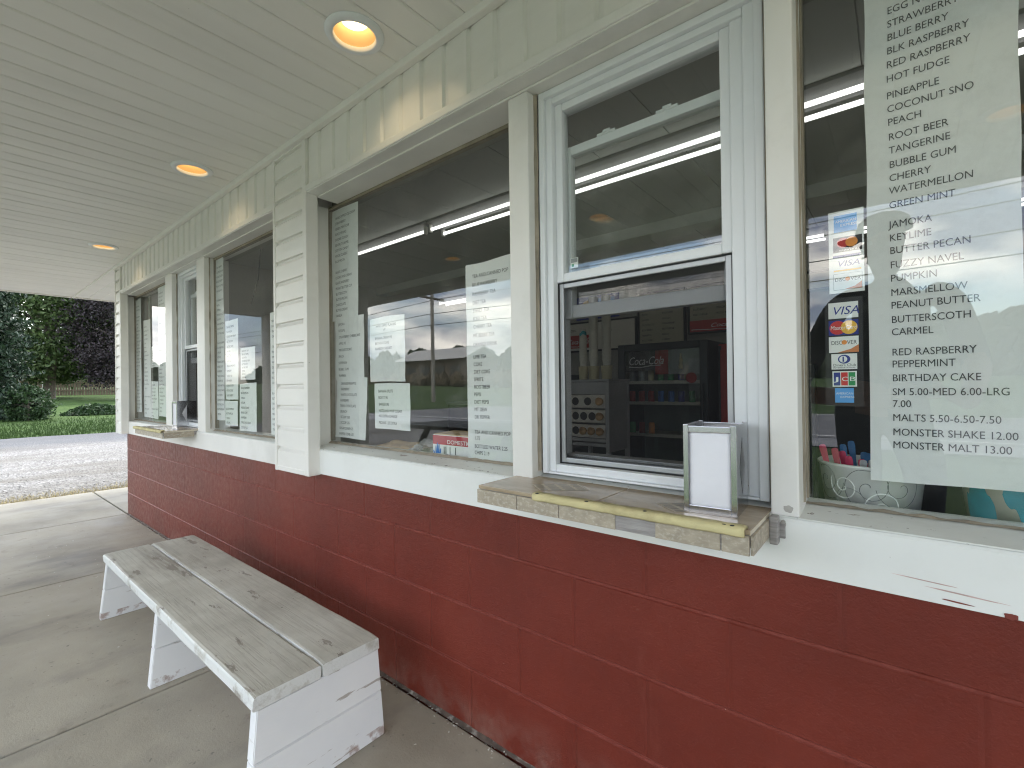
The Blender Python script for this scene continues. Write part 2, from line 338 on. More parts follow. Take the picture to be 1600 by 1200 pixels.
# ---------------------------------------------------------------- helpers
def box(bm, x0, x1, y0, y1, z0, z1, bev=0):
    vs = [bm.verts.new((x, y, z)) for z in (z0, z1) for y in (y0, y1) for x in (x0, x1)]
    fs = [bm.faces.new([vs[i] for i in q]) for q in ((0, 2, 3, 1), (4, 5, 7, 6), (0, 1, 5, 4), (2, 6, 7, 3), (0, 4, 6, 2), (1, 3, 7, 5))]
    if bev:
        es = list({e for f in fs for e in f.edges})
        bmesh.ops.bevel(bm, geom=es, offset=bev, segments=2, affect='EDGES', profile=.6)
    return vs
def poly(bm, pts):
    return bm.faces.new([bm.verts.new(p) for p in pts])
def prism(bm, pts, axis, a, b):
    """closed outline pts (2-d) extruded along axis 0,1,2 from a to b"""
    def P(p, k):
        q = list(p); q.insert(axis, k); return q
    A = [bm.verts.new(P(p, a)) for p in pts]; B = [bm.verts.new(P(p, b)) for p in pts]; n = len(pts)
    for i in range(n): bm.faces.new((A[i], A[(i+1) % n], B[(i+1) % n], B[i]))
    bm.faces.new(A[::-1]); bm.faces.new(B)
    return A, B
def strip(bm, pts, axis, a, b):
    def P(p, k):
        q = list(p); q.insert(axis, k); return q
    A = [bm.verts.new(P(p, a)) for p in pts]; B = [bm.verts.new(P(p, b)) for p in pts]
    for i in range(len(pts)-1): bm.faces.new((A[i], A[i+1], B[i+1], B[i]))
def lathe(bm, prof, c=(0, 0, 0), n=32, axis=2, cap=True):
    rings = []
    for r, h in prof:
        ring = []
        for k in range(n):
            a = 2*pi*k/n
            p = (r*cos(a), r*sin(a), h) if axis == 2 else ((r*cos(a), h, r*sin(a)) if axis == 1 else (h, r*cos(a), r*sin(a)))
            ring.append(bm.verts.new((p[0]+c[0], p[1]+c[1], p[2]+c[2])))
        rings.append(ring)
    for A, B in zip(rings, rings[1:]):
        for k in range(n): bm.faces.new((A[k], A[(k+1) % n], B[(k+1) % n], B[k]))
    if cap: bm.faces.new(rings[0][::-1]); bm.faces.new(rings[-1])
    return rings
def tube(bm, pts, r, n=8, taper=None):
    pts = [Vector(p) for p in pts]; rings = []
    for i, p in enumerate(pts):
        d = (pts[min(i+1, len(pts)-1)]-pts[max(i-1, 0)]).normalized()
        a = d.cross(Vector((0, 0, 1)) if abs(d.z) < .9 else Vector((1, 0, 0))).normalized(); b = d.cross(a)
        rr = r if taper is None else r*(1+(taper-1)*i/(len(pts)-1))
        rings.append([bm.verts.new(p+rr*(cos(2*pi*k/n)*a+sin(2*pi*k/n)*b)) for k in range(n)])
    for A, B in zip(rings, rings[1:]):
        for k in range(n): bm.faces.new((A[k], A[(k+1) % n], B[(k+1) % n], B[k]))
    bm.faces.new(rings[0][::-1]); bm.faces.new(rings[-1])
def BM(): return bmesh.new()
def obj(name, bm, mat, parent=None, smooth=False, loc=None):
    if len(bm.faces) > 1: bmesh.ops.recalc_face_normals(bm, faces=bm.faces[:])
    me = bpy.data.meshes.new(name); bm.to_mesh(me); bm.free()
    for mm in (mat if isinstance(mat, (list, tuple)) else [mat]): me.materials.append(mm)
    if smooth:
        for p in me.polygons: p.use_smooth = True
    o = bpy.data.objects.new(name, me); COL.objects.link(o)
    if parent: o.parent = parent
    if loc: o.location = loc
    return o
def thing(name, label, cat, group=None, loc=(0, 0, 0)):
    o = bpy.data.objects.new(name, None); o.empty_display_size = .1; COL.objects.link(o); o.location = loc
    return tag(o, label, cat, group)
def tag(o, label, cat, group=None, kind=None):
    o['label'] = label; o['category'] = cat
    if group: o['group'] = group
    if kind: o['kind'] = kind
    return o
def struct(name, bm, mat, kind='structure', **k):
    o = obj(name, bm, mat, **k); o['kind'] = kind; return o
_dg = None
def text_into(bm, s, x, z, h, y, width=None, shear=0, align='LEFT', spacing=1.0):
    """flat lettering facing -Y, cap height h, baseline at z"""
    cu = bpy.data.curves.new('t', 'FONT'); cu.body = s; cu.size = h/.73; cu.shear = shear; cu.align_x = align; cu.space_character = spacing
    cu.resolution_u = 3
    ob = bpy.data.objects.new('t', cu); COL.objects.link(ob)
    dg = bpy.context.evaluated_depsgraph_get(); me = bpy.data.meshes.new_from_object(ob.evaluated_get(dg))
    k = .84
    if width and len(me.vertices):
        xs = [v.co.x for v in me.vertices]; k = width/max(max(xs)-min(xs), 1e-6)
    base = [bm.verts.new((x+v.co.x*k, y, z+v.co.y)) for v in me.vertices]
    for p in me.polygons:
        try: bm.faces.new([base[i] for i in p.vertices])
        except ValueError: pass
    bpy.data.objects.remove(ob); bpy.data.curves.remove(cu); bpy.data.meshes.remove(me)

# ---------------------------------------------------------------- ground
bm = BM()
gx = [-420, -200, -120, -80, -60, -48, -40, -32, -26, -21, -18, -12, -6, 0, 10, 30, 80, 200, 420]
gy = [-420, -200, -120, -70, -45, -30, -24, -19, -9, -4, -2.9, 2, 6, 12, 20, 40, 80, 200, 420]
def gz(x, y):
    z = -.06
    if x < -18: z += .028*(min(-x, 90)-18)
    if y < -22: z += .02*(min(-y, 140)-22)
    return z
V = [[bm.verts.new((x, y, gz(x, y))) for x in gx] for y in gy]
for j in range(len(gy)-1):
    for i in range(len(gx)-1): bm.faces.new((V[j][i], V[j][i+1], V[j+1][i+1], V[j+1][i]))
struct('grass_ground', bm, GRASS)
bm = BM()   # gravel yard
nx, ny = 26, 60
V = [[bm.verts.new((-17.6+(-7.12+17.6)*i/nx + (.25*noise.noise((0, j*.31, 3)) if i == 0 else 0), -22+44*j/ny, -.045+.02*noise.noise((i*.7, j*.6, 1)))) for i in range(nx+1)] for j in range(ny+1)]
for j in range(ny):
    for i in range(nx): bm.faces.new((V[j][i], V[j][i+1], V[j+1][i+1], V[j+1][i]))
struct('gravel_yard', bm, GRAVEL, smooth=True)
bm = BM()   # loose stones near the slab
for k in range(3800):
    x = -7.15-abs(random.gauss(0, 2.2)); y = random.uniform(-3, 3); s = random.uniform(.004, .013); z = -.04
    if x < -14: continue
    vs = [bm.verts.new((x+s*random.uniform(-1, 1), y+s*random.uniform(-1, 1), z+s*random.uniform(-.2, 1))) for _ in range(4)]
    for q in ((0, 1, 2), (0, 1, 3), (0, 2, 3), (1, 2, 3)): bm.faces.new([vs[i] for i in q])
o = struct('loose_gravel', bm, GRAVEL, 'stuff')
bm = BM()   # dry grass fringe along the slab edge
for k in range(9000):
    y = random.uniform(-3.2, 3.2); x = -7.13-abs(random.gauss(0, .26))-.12*max(0, noise.noise((y*1.3, 0, 5)))
    h = random.uniform(.01, .04); a = random.uniform(0, 2*pi); t_ = random.uniform(.01, .05)
    p = Vector((x, y, -.045)); d = Vector((cos(a), sin(a), 0))
    poly(bm, [p-d*.004, p+d*.004, p+Vector((sin(a)*t_, cos(a)*t_, h))])
struct('dry_grass_fringe', bm, STRAW, 'stuff')
bm = BM()   # lawn blades at the near edge
for k in range(9000):
    x = -17.6-abs(random.gauss(0, 3.2)); y = random.uniform(-1.5, 7); h = random.uniform(.04, .12); a = random.uniform(0, 2*pi)
    p = Vector((x, y, gz(x, y))); d = Vector((cos(a), sin(a), 0))
    poly(bm, [p-d*.012, p+d*.012, p+Vector((random.uniform(-.03, .03), random.uniform(-.03, .03), h))])
struct('lawn_blades', bm, BLADE, 'stuff')
# slab with tooled joints
bm = BM()
xs = [-7.1, -5.56, -3.9, -2.18, -.4, 1.4, 3.4]
for x0, x1 in zip(xs, xs[1:]):
    if abs(x0+7.1) < .01 or x0 < -5: y0s = [(-2.9, -1.3), (-1.3, -.008)]
    else: y0s = [(-2.9, -1.3), (-1.3, -.012)]
    if x0 == -3.9: pass
    for a, b in y0s: box(bm, x0+.005, x1-.005, a+.004, b-.004, -.1, 0, .006)
# the slab runs on round the corner of the building
box(bm, -7.095, -5.565, .004, 2.2, -.1, 0, .006)
struct('concrete_pavement', bm, CONC)
bm = BM(); box(bm, -7.08, 3.4, -2.88, 0, -.2, -.03); struct('earth_bed', bm, DARK)
# road seen in the window reflections
bm = BM(); poly(bm, [(-420, -19, -.03), (420, -19, -.03), (420, -10.5, -.03), (-420, -10.5, -.03)]); struct('road', bm, ASPH)
bm = BM()
for y in (-18.6, -10.9): poly(bm, [(-420, y-.08, -.026), (420, y-.08, -.026), (420, y+.08, -.026), (-420, y+.08, -.026)])
struct('road_marking', bm, ROADPAINT)
bm = BM(); poly(bm, [(-420, -10.45, -.034), (420, -10.45, -.034), (420, -8.9, -.034), (-420, -8.9, -.034)]); struct('road_shoulder', bm, LANE)

# ---------------------------------------------------------------- building
B = thing('snack_stand', 'long white sided snack stand with red block base, wide windows and deep overhanging soffit', 'building')
XL, XR, DEEP = -5.56, 3.3, 4.9
SOF = 2.30          # soffit height
HZ = 2.035          # header underside
# block base, joints as shallow real grooves
bm = BM()
prof = [(0, -.05)]
for h in (.2015, .406, .609): prof += [(0, h-.007), (.0035, h-.0045), (.0035, h+.0015), (0, h+.006)]
prof += [(0, .752), (.19, .752), (.19, -.05)]
prism(bm, prof, 0, XL, XR)
prism(bm, [(XL+.19, -.05), (XL+.19, 2.3), (XL, 2.3), (XL, -.05)], 1, .19, DEEP)
obj('block_wall', bm, BLOCK, B)
def lap_profile(z0, z1, pitch, y, lip=.014):
    """dutch-lap siding outline (y,z), open strip from bottom to top"""
    p = []; z = z0
    while z < z1-.002:
        t_ = min(z+pitch, z1)
        p += [(y-lip, z), (y-lip*.95, min(z+pitch*.76, z1)), (y-.002, min(z+pitch*.90, z1)), (y, t_-.001)]
        z = t_
    return p
def pilaster(x0, x1, zb):
    bm = BM()
    pr = lap_profile(zb+.02, SOF, .1003, -.043)
    prism(bm, pr+[(-.001, SOF), (-.001, zb+.02)], 0, x0+.012, x1-.03); box(bm, x0+.03, x1-.105, -.0005, .15, zb+.02, SOF)
    obj('lap_siding', bm, SIDING, B)
    bm = BM()
    box(bm, x0-.002, x0+.018, -.061, .09, zb, SOF-.001, .003); box(bm, x1-.034, x1, -.060, -.001 if x1 != 1.32 else .09, zb, SOF-.001, .004)
    box(bm, x0+.018, x1-.034, -.0595, .09, zb+.001, zb+.024, .003)
    if x1 == 1.32: box(bm, x1, x1+.012, -.012, .09, zb+.02, HZ, .002)
    obj('corner_trim', bm, SIDING, B)
pilaster(-5.68, -5.476, .748); pilaster(-2.39, -2.063, .742); pilaster(.98, 1.32, .742)
# upright siding on the header
def header(x0, x1):
    bm = BM(); pitch = .1145; pts = []; x = x0
    while x < x1-.005:
        e = min(x+pitch, x1)
        pts += [(x, -.044), (min(x+.012, e), -.0475), (max(e-.030, x+.013), -.0525), (max(e-.012, x+.014), -.0525), (max(e-.004, x+.015), -.044)]
        x = e
    pts += [(x1, -.044), (x1, .1), (x0, .1)]
    prism(bm, pts, 2, HZ+.012, SOF)
    obj('header_siding', bm, SIDING, B)
    bm = BM(); box(bm, x0, x1, -.060, -.03, HZ, HZ+.028, .004); box(bm, x0, x1, -.0545, .10, HZ-.004, HZ+.011, .002)
    box(bm, x0, x1, -.004, .13, HZ-.012, HZ-.0045, .002)
    obj('header_trim', bm, TRIM, B)
header(-5.47, -2.392); header(-2.063, .978); header(1.322, XR)
bm = BM(); box(bm, XL-.10, XR, -.078, -.05, SOF-.026, SOF+.004, .006); obj('cove_trim', bm, SIDING, B)
# sill board, sloped ledge with flaking paint
def sill(x0, x1, mat_top, mat_face):
    bm = BM(); prism(bm, [(-.006, .748), (-.006, .853), (-.002, .858), (.02, .858), (.02, .748)], 0, x0, x1); obj('sill_board', bm, mat_face, B)
    bm = BM(); prism(bm, [(-.0035, .859), (-.002, .862), (.13, .880), (.13, .80), (.0205, .80), (.0205, .859)], 0, x0+.001, x1-.001); obj('sill_ledge', bm, mat_top, B)
sill(-5.54, -2.392, SILLPAINT, TRIM); sill(-2.140, .978, SILLPAINT, CLOTH); sill(1.322, XR, SILLPAINT, TRIM)
# posts and jambs
def post(x0, x1):
    bm = BM(); box(bm, x0, x1, -.001, .15, .862, HZ-.013, .004); obj('window_post', bm, TRIM, B)
    bm = BM(); sl, sr = (.036 if x0 in (-.2105, -3.68) else .058), (.034 if x0 in (-.918, -4.375) else .058)
    if x0 < -2: sl, sr = min(sl, .034), min(sr, .034)
    bm.free()
    for xa, xb, y0 in ((x0-.0065 if sl < .05 else x0-.004, x0, sl-.006), (x1, x1+(.0105 if sr < .05 else .0045), sr-.006)):
        bm = BM(); n = 70; A = []; Q = []      # ragged bead of old caulk
        for i in range(n+1):
            z = .884+(HZ-.014-.884)*i/n; k = .0022*noise.noise((z*9, x0, y0*50)); k2 = .003*noise.noise((z*14, x1, 3))
            A.append(bm.verts.new((xa+(k if xa < x0 else 0), y0+k2, z))); Q.append(bm.verts.new((xb+(k if xa >= x0 else 0), y0+.004-k2, z)))
        for i in range(n): bm.faces.new((A[i], Q[i], Q[i+1], A[i+1]))
        obj('caulk_line', bm, CAULK, B)
for a, b in ((-.918, -.842), (-.2105, -.158), (-4.375, -4.21), (-3.68, -3.535)): post(a, b)
for a, b in ((-5.565, -5.545), (-2.412, -2.392), (-2.163, -2.145), (.958, .976)):
    bm = BM(); box(bm, a, b, -.04, .15, .864, HZ-.013, .002); obj('window_jamb', bm, TRIM, B)
# chipped caulk line along the top rear of the sills
def jag(x0, x1, z0, z1, y):
    bm = BM(); n = int((x1-x0)/.012); 
    T = [bm.verts.new((x0+(x1-x0)*i/n, y, z1+.004*noise.noise((i*.4, z0, 2)))) for i in range(n+1)]
    Bt = [bm.verts.new((x0+(x1-x0)*i/n, y-.012-.006*noise.noise((i*.7, 1, z0)), z0)) for i in range(n+1)]
    for i in range(n): bm.faces.new((T[i], T[i+1], Bt[i+1], Bt[i]))
    return bm
GY = .10
for n_, (a, b) in enumerate(((-2.145, -.918), (-.158, .958), (-5.545, -4.375), (-3.535, -2.412))):
    GY = .10 if n_ < 2 else .06
    zc = .874 if n_ < 2 else .8685
    W = obj('window', jag(a, b, zc+.0015, zc+(.010 if n_ != 1 else .0045), GY-.003), CAULK, B)
    bm = BM(); box(bm, a, b, GY-.004, GY+.02, HZ-.026, HZ-.013, .001); box(bm, a, a+.0045, GY-.004, GY+.02, .885, HZ-.026, .001); box(bm, b-.0045, b, GY-.004, GY+.02, .885, HZ-.026, .001)
    obj('glazing_stop', bm, CAULK, W)
    bm = BM(); poly(bm, [(a+.001, GY, zc), (b-.001, GY, zc), (b-.001, GY, HZ-.014), (a+.001, GY, HZ-.014)])
    obj('pane', bm, GLASS2 if a < -3 else GLASS, W)
# sash windows over the counters
def sash_window(x0, x1, zb, zt, wide_right):
    bm = BM(); yf = .035; L_ = .052; R_ = wide_right
    def ring(a, b, c, d, lw, rw, tw, bw, y0, y1, bev=.003):
        box(bm, a, a+lw, y0, y1, c, d, bev); box(bm, b-rw, b, y0, y1, c, d, bev)
        box(bm, a+lw, b-rw, y0+.0015, y1, d-tw, d, bev); box(bm, a+lw, b-rw, y0+.0015, y1, c, c+bw, bev)
    ring(x0, x1, zb, zt, .018, .020, .020, .006, yf, .14)
    ring(x0+.018, x1-.020, zb+.006, zt-.020, .022, R_*.45, .018, .022, yf+.012, .14)
    box(bm, x1-.020-R_, x1-.020-R_*.45, yf+.022, .14, zb+.006, zt-.020, .004)
    W = obj('sash_window', bm, VINYL, B)
    a, b = x0+.040, x1-.020-R_; c, d = zb+.028, zt-.038; mid = c+(d-c)*.515
    # outer (upper) sash
    bm = BM(); y0 = yf+.030
    ring(a, b, mid-.012, d, .024, .024, .022, .026, y0, y0+.03, .003); Up = obj('upper_sash', bm, VINYL, W)
    bm = BM(); poly(bm, [(a+.02, y0+.016, mid), (b-.02, y0+.016, mid), (b-.02, y0+.016, d-.018), (a+.02, y0+.016, d-.018)]); obj('sash_pane', bm, GLASS, Up)
    # inner sash slid up so that its lower rail hangs into the opening
    bm = BM(); y1 = yf+.066; lo = mid-.118; hi = lo+.522
    ring(a+.004, b-.004, lo, hi, .026, .026, .026, .040, y1, y1+.03, .003)
    for k in (.3, .66):
        xx = a+(b-a)*k; box(bm, xx-.03, xx+.03, y1+.004, y1+.024, hi+.001, hi+.009, .003); box(bm, xx-.012, xx+.012, y1+.006, y1+.018, hi+.0095, hi+.016, .002)
    In = obj('inner_sash', bm, VINYL, W)
    bm = BM(); poly(bm, [(a+.028, y1+.016, lo+.035), (b-.028, y1+.016, lo+.035), (b-.028, y1+.016, hi-.02), (a+.028, y1+.016, hi-.02)]); obj('inner_pane', bm, GLASS, In)
    # screen in a grey frame
    bm = BM(); y2 = yf+.036; ring(a+.005, b-.004, c+.004, mid-.016, .014, .014, .014, .014, y2, y2+.010, .002)
    Sc = obj('screen_frame', bm, ALU, W)
    bm = BM(); poly(bm, [(a+.018, y2+.005, c+.017), (b-.017, y2+.005, c+.017), (b-.017, y2+.005, mid-.029), (a+.018, y2+.005, mid-.029)]); obj('screen_mesh', bm, SCREEN, Sc)
    bm = BM(); ring(a, b, c, mid-.0135, .0048, .004, .0023, .0038, y2-.001, y2+.012, 0); obj('rubber_seal', bm, RUBBER, W)
    bm = BM(); box(bm, a, b, y1-.004, y1+.06, c-.004, c+.016, .002); box(bm, a+.003, b-.003, y1+.001, y1+.05, c+.0165, c+.026, .002); obj('track', bm, ALU, W)
    return W
sash_window(-.830, -.2190, .878, HZ-.013, .056)
sash_window(-4.203, -3.688, .878, HZ-.013, .040)
# soffit with grooved panels, holes for the lamps
LAMPS = [(-4.88, -.275), (-2.84, -.27), (-1.358, -.25), (.25, -.26), (-4.95, -1.6), (-3.08, -1.62), (-1.57, -1.6), (.39, -1.62), (1.9, -1.6), (1.9, -.26)]
RX0, RX1, RY0 = -7.78, 3.4, -2.42
bm = BM(); pts = []; x = RX0; n = 0
while x < RX1-.01:
    e = min(x+.1145, RX1); dz = (n % 2)*.0012
    pts += [(x, SOF+.006), (x+.004, SOF+.001), (x+.009, SOF-dz), (e-.007, SOF-dz), (e-.002, SOF+.002)]
    x = e; n += 1
pts += [(RX1, SOF+.05), (RX0, SOF+.05)]
prism(bm, pts, 1, RY0, -.052)
sof = obj('soffit', bm, SOFFIT, B)
bm = BM()
for lx, ly in LAMPS: lathe(bm, [(.072, -.1), (.072, .2)], (lx, ly, SOF), 32)
cut = obj('cutter', bm, SOFFIT)
md = sof.modifiers.new('b', 'BOOLEAN'); md.operation = 'DIFFERENCE'; md.object = cut; md.solver = 'EXACT'
me = bpy.data.meshes.new_from_object(sof.evaluated_get(bpy.context.evaluated_depsgraph_get()))
sof.modifiers.clear(); sof.data = me; bpy.data.objects.remove(cut)
bm = BM(); pts = []; y = -.046       # side soffit past the corner, panels running along X
while y < 3.0:
    pts += [(y, SOF+.006), (y+.004, SOF+.001), (y+.009, SOF), (y+.1075, SOF), (y+.1125, SOF+.002)]; y += .1145
pts += [(y, SOF+.05), (-.046, SOF+.05)]
prism(bm, pts, 0, RX0, -5.66); obj('side_soffit', bm, SOFFIT, B)
bm = BM(); box(bm, RX0, -5.66, -.053, -.0465, SOF-.004, SOF+.01, .001); box(bm, RX0, -5.63, -.075, -.054, SOF-.018, SOF+.003, .004); obj('mitre_trim', bm, SIDING, B)
bm = BM()
box(bm, RX0-.03, RX1, RY0-.03, RY0-.002, SOF-.05, SOF+.25, .004); box(bm, RX0-.03, RX0-.002, RY0, 5.2, SOF-.012, SOF+.25, .004)
obj('fascia_board', bm, TRIM, B)
bm = BM(); box(bm, RX0-.028, RX1-.01, RY0-.028, 5.2, SOF+.252, SOF+.40); obj('roof', bm, ASPH, B)
for cx in (-7.52, -.9+3.9):
    bm = BM(); box(bm, cx-.19, cx+.19, RY0+.06, RY0+.44, .1, SOF-.003, .006); box(bm, cx-.22, cx+.22, RY0+.03, RY0+.47, 0.001, .12, .006)
    obj('porch_post', bm, TRIM, B)
# end wall siding (round the corner)
bm = BM(); pr = [(y+XL-.055+.043, z) for y, z in lap_profile(.77, SOF, .1003, 0)]
prism(bm, pr+[(XL-.001, SOF), (XL-.001, .77)], 1, .095, DEEP); obj('end_siding', bm, SIDING, B)

def blotch(cx, cz, rx, rz, y, mat, name, seed, n=22, tilt=0):
    bm = BM(); pts = []
    for k in range(n):
        a = 2*pi*k/n; q = 1+.35*noise.noise((cos(a)*1.7, sin(a)*1.7, seed)); dx, dz = rx*q*cos(a), rz*q*sin(a)
        pts.append((cx+dx*cos(tilt)-dz*sin(tilt), y, cz+dx*sin(tilt)+dz*cos(tilt)))
    poly(bm, pts); return obj(name, bm, mat, B)
PATCH = paint('grey_filler', (.40, .38, .35), .85, .2, 30, .4, 60)
blotch(-.178, .878, .009, .007, -.0020, PATCH, 'filler_patch', 3); blotch(-.187, .846, .006, .009, -.0075, PATCH, 'filler_patch', 6); blotch(-.2, .842, .0025, .002, -.0075, PATCH, 'filler_patch', 9)
SMEAR = paint('red_brush_smear', (.60, .43, .39), .6, .3, 40); DEEPRED = paint('red_overpaint', (.20, .035, .025), .5, .2, 20)
blotch(.035, .784, .045, .0010, -.0070, SMEAR, 'brush_smear', 1, tilt=-.05); blotch(.085, .772, .05, .0012, -.0072, SMEAR, 'brush_smear', 2, tilt=-.05); blotch(.075, .757, .022, .0013, -.0071, DEEPRED, 'brush_smear', 5, tilt=-.05)
blotch(.140, .752, .008, .0055, -.0074, DEEPRED, 'overpaint_chip', 7); blotch(.163, .750, .006, .0035, -.0073, DEEPRED, 'overpaint_chip', 8)
rnd = random.Random(21)
# recessed lamps
for i, (lx, ly) in enumerate(LAMPS):
    inner = ly > -1
    lab = {0: 'small lit recessed ceiling light farthest along the soffit, near the building corner', 1: 'lit recessed ceiling light above the far white siding column',
           2: 'lit recessed ceiling light nearest the viewer, above the middle window', 3: 'lit recessed ceiling light out of sight above the right hand window',
           9: 'lit recessed ceiling light at the near end of the inner row'}.get(i)
    if lab is None: lab = 'lit recessed ceiling light of the outer row under the porch, %s' % ('over the far corner', 'beyond the bench', 'mirrored in the service window', 'mirrored in the right window', 'at the near end')[i-4]
    T = thing('recessed_light', lab, 'ceiling light', 'recessed lights in the soffit', (lx, ly, SOF))
    bm = BM(); lathe(bm, [(.066, .004), (.067, -.010), (.070, -.013), (.090, -.009), (.094, -.002), (.094, .000), (.070, .0005)], n=48, cap=False); obj('trim_ring', bm, VINYL, T, True)
    bm = BM()
    pr = [(.066, .003)]
    for k in range(6): pr += [(.066-.003*k, .006+.012*k), (.0640-.003*k, .012+.012*k)]
    pr += [(.03, .085)]
    lathe(bm, pr, n=40, cap=False); obj('baffle', bm, REFLECTOR, T, True)
    bm = BM(); lathe(bm, [(.004, .032), (.026, .034), (.042, .040), (.047, .047), (.040, .060), (.020, .084)], n=32); obj('bulb', bm, LAMPGLOW, T, True)
    ld = bpy.data.lights.new('lamp', 'SPOT'); ld.energy = .6; ld.color = (1, .80, .50); ld.shadow_soft_size = .02; ld.spot_size = radians(125); ld.spot_blend = .7
    lo = bpy.data.objects.new('lamp', ld); COL.objects.link(lo); lo.parent = T; lo.location = (0, 0, .027)

# ---------------------------------------------------------------- counters
def counter(x0, x1, yf, z, lab, near):
    C_ = thing('order_counter', lab, 'counter', 'tiled counters under the order windows', ((x0+x1)/2, 0, z))
    ox = (x0+x1)/2
    def bx(a, b, c, d, e, f, bev=.002):
        box(bmx, a-ox, b-ox, c, d, e-z, f-z, bev)
    bmx = BM(); bx(x0, x1, yf+.006, .034, z-.035, z-.010); obj('counter_core', bmx, GREYWOOD, C_)
    bmx = BM(); 
    cuts = [x0, x0+.355, x1] if near else [x0, x0+.33, x1]
    for a, b in zip(cuts, cuts[1:]): bx(a+.0012, b-.0012, yf, .0335, z-.0095, z, .0012)
    obj('top_tile', bmx, TILE, C_)
    bmx = BM(); bx(x0+.001, x1-.001, yf+.001, .033, z-.0099, z-.002, 0); obj('grout_line', bmx, GROUT, C_)
    # inlaid mosaic diamonds
    rnd = random.Random(3)
    for cx in ((x0+.20, x0+.555) if near else (x0+.18,)):
        cy = yf+.105; hw, hd = .085, .062; bmx = BM(); bmg = BM()
        quad = [(cx-hw, cy-.01), (cx-.02, cy-hd), (cx+hw, cy+.01), (cx+.02, cy+hd)]
        P = lambda u, v: tuple((1-u)*((1-v)*quad[0][i]+v*quad[3][i])+u*((1-v)*quad[1][i]+v*quad[2][i]) for i in (0, 1))
        vs_ = [bmg.verts.new((p[0]-ox, p[1], .0004)) for p in quad]; bmg.faces.new(vs_)
        us = [0, .22, .5, .78, 1]; 
        for i in range(4):
            for j in range(4):
                a, b, c, d = us[i]+.03, us[i+1]-.03, us[j]+.035, us[j+1]-.035
                k = rnd.uniform(-.05, .05)
                vs_ = [bmx.verts.new((p[0]-ox, p[1], .0008)) for p in (P(a, c+k*.5), P(b, c-k*.5), P(b+k*.4, d), P(a-k*.4, d))]
                bmx.faces.new(vs_)
        obj('mosaic_inlay', bmx, TILEDARK, C_); obj('mosaic_grout', bmg, GROUT, C_)
    bmx = BM()
    e = [(x0, x0+.14), (x0+.14, x0+.27), (x0+.27, x0+.42)] if near else [(x0, x0+.2), (x0+.2, x0+.42), (x0+.42, x1-.002)]
    if near: e += [(x0+.51, x0+.64), (x0+.641, x1-.001)]
    for a, b in e:
        bmx = BM(); bx(a+.001, b-.001, yf-.006, yf-.0005, z-.047, z-.0105, .001); obj('edge_tile', bmx, EDGETILE, C_)
    bmx = BM(); bx(x1-.0015, x1+.004, yf+.001, -.02, z-.047, z-.0105, .001); obj('edge_tile', bmx, EDGETILE, C_)
    bmx = BM(); bx(x0+.003, x1-.002, yf-.0035, yf-.0003, z-.0465, z-.0112, 0); obj('edge_board', bmx, GREYWOOD, C_)
    # yellow foam bumper
    bmx = BM(); a = x0+.20 if near else x0; b = x1-.008; n = 40
    pr = [(-.0125, -.008), (-.0135, .002), (-.010, .0062), (-.002, .0070), (.016, .0062), (.017, .001), (-.004, .0008), (-.006, -.010), (-.009, -.0115)]
    rows = []
    for i in range(n+1):
        t_ = i/n; rows.append([bmx.verts.new((a+(b-a)*t_-ox, yf-.006+p[0]+.0018*noise.noise((i*.35, p[1]*90, 4)), p[1]+.0018*noise.noise((i*.5, p[0]*90, 9)))) for p in pr])
    for A, Bq in zip(rows, rows[1:]):
        for k in range(len(pr)): bmx.faces.new((A[k], A[(k+1) % len(pr)], Bq[(k+1) % len(pr)], Bq[k]))
    bmx.faces.new(rows[0]); bmx.faces.new(rows[-1][::-1])
    F = obj('foam_bumper', bmx, FOAM, C_, True)
    for t_ in ((.02, .31, .60, .925, .955) if near else (.2, .9)):
        bmx = BM(); lathe(bmx, [(.0045, -.001), (.0045, .0012), (.002, .0018)], (a+(b-a)*t_-ox, yf-.010, .0058), 10)
        obj('screw_hole', bmx, DARK, F)
    if near:
        bmx = BM(); box(bmx, x1-ox+.004, x1-ox+.020, -.035, -.008, -.06, -.002, .004); box(bmx, x1-ox+.004, x1-ox+.03, -.012, -.0065, -.05, -.02, .002); obj('metal_bracket', bmx, GREYWOOD, C_)
    return C_
counter(-.905, -.2125, -.168, .867, 'tan tiled counter with yellow foam edge under the near order window', True)
counter(-4.365, -3.69, -.19, .875, 'small tan tiled counter under the far narrow order window', False)

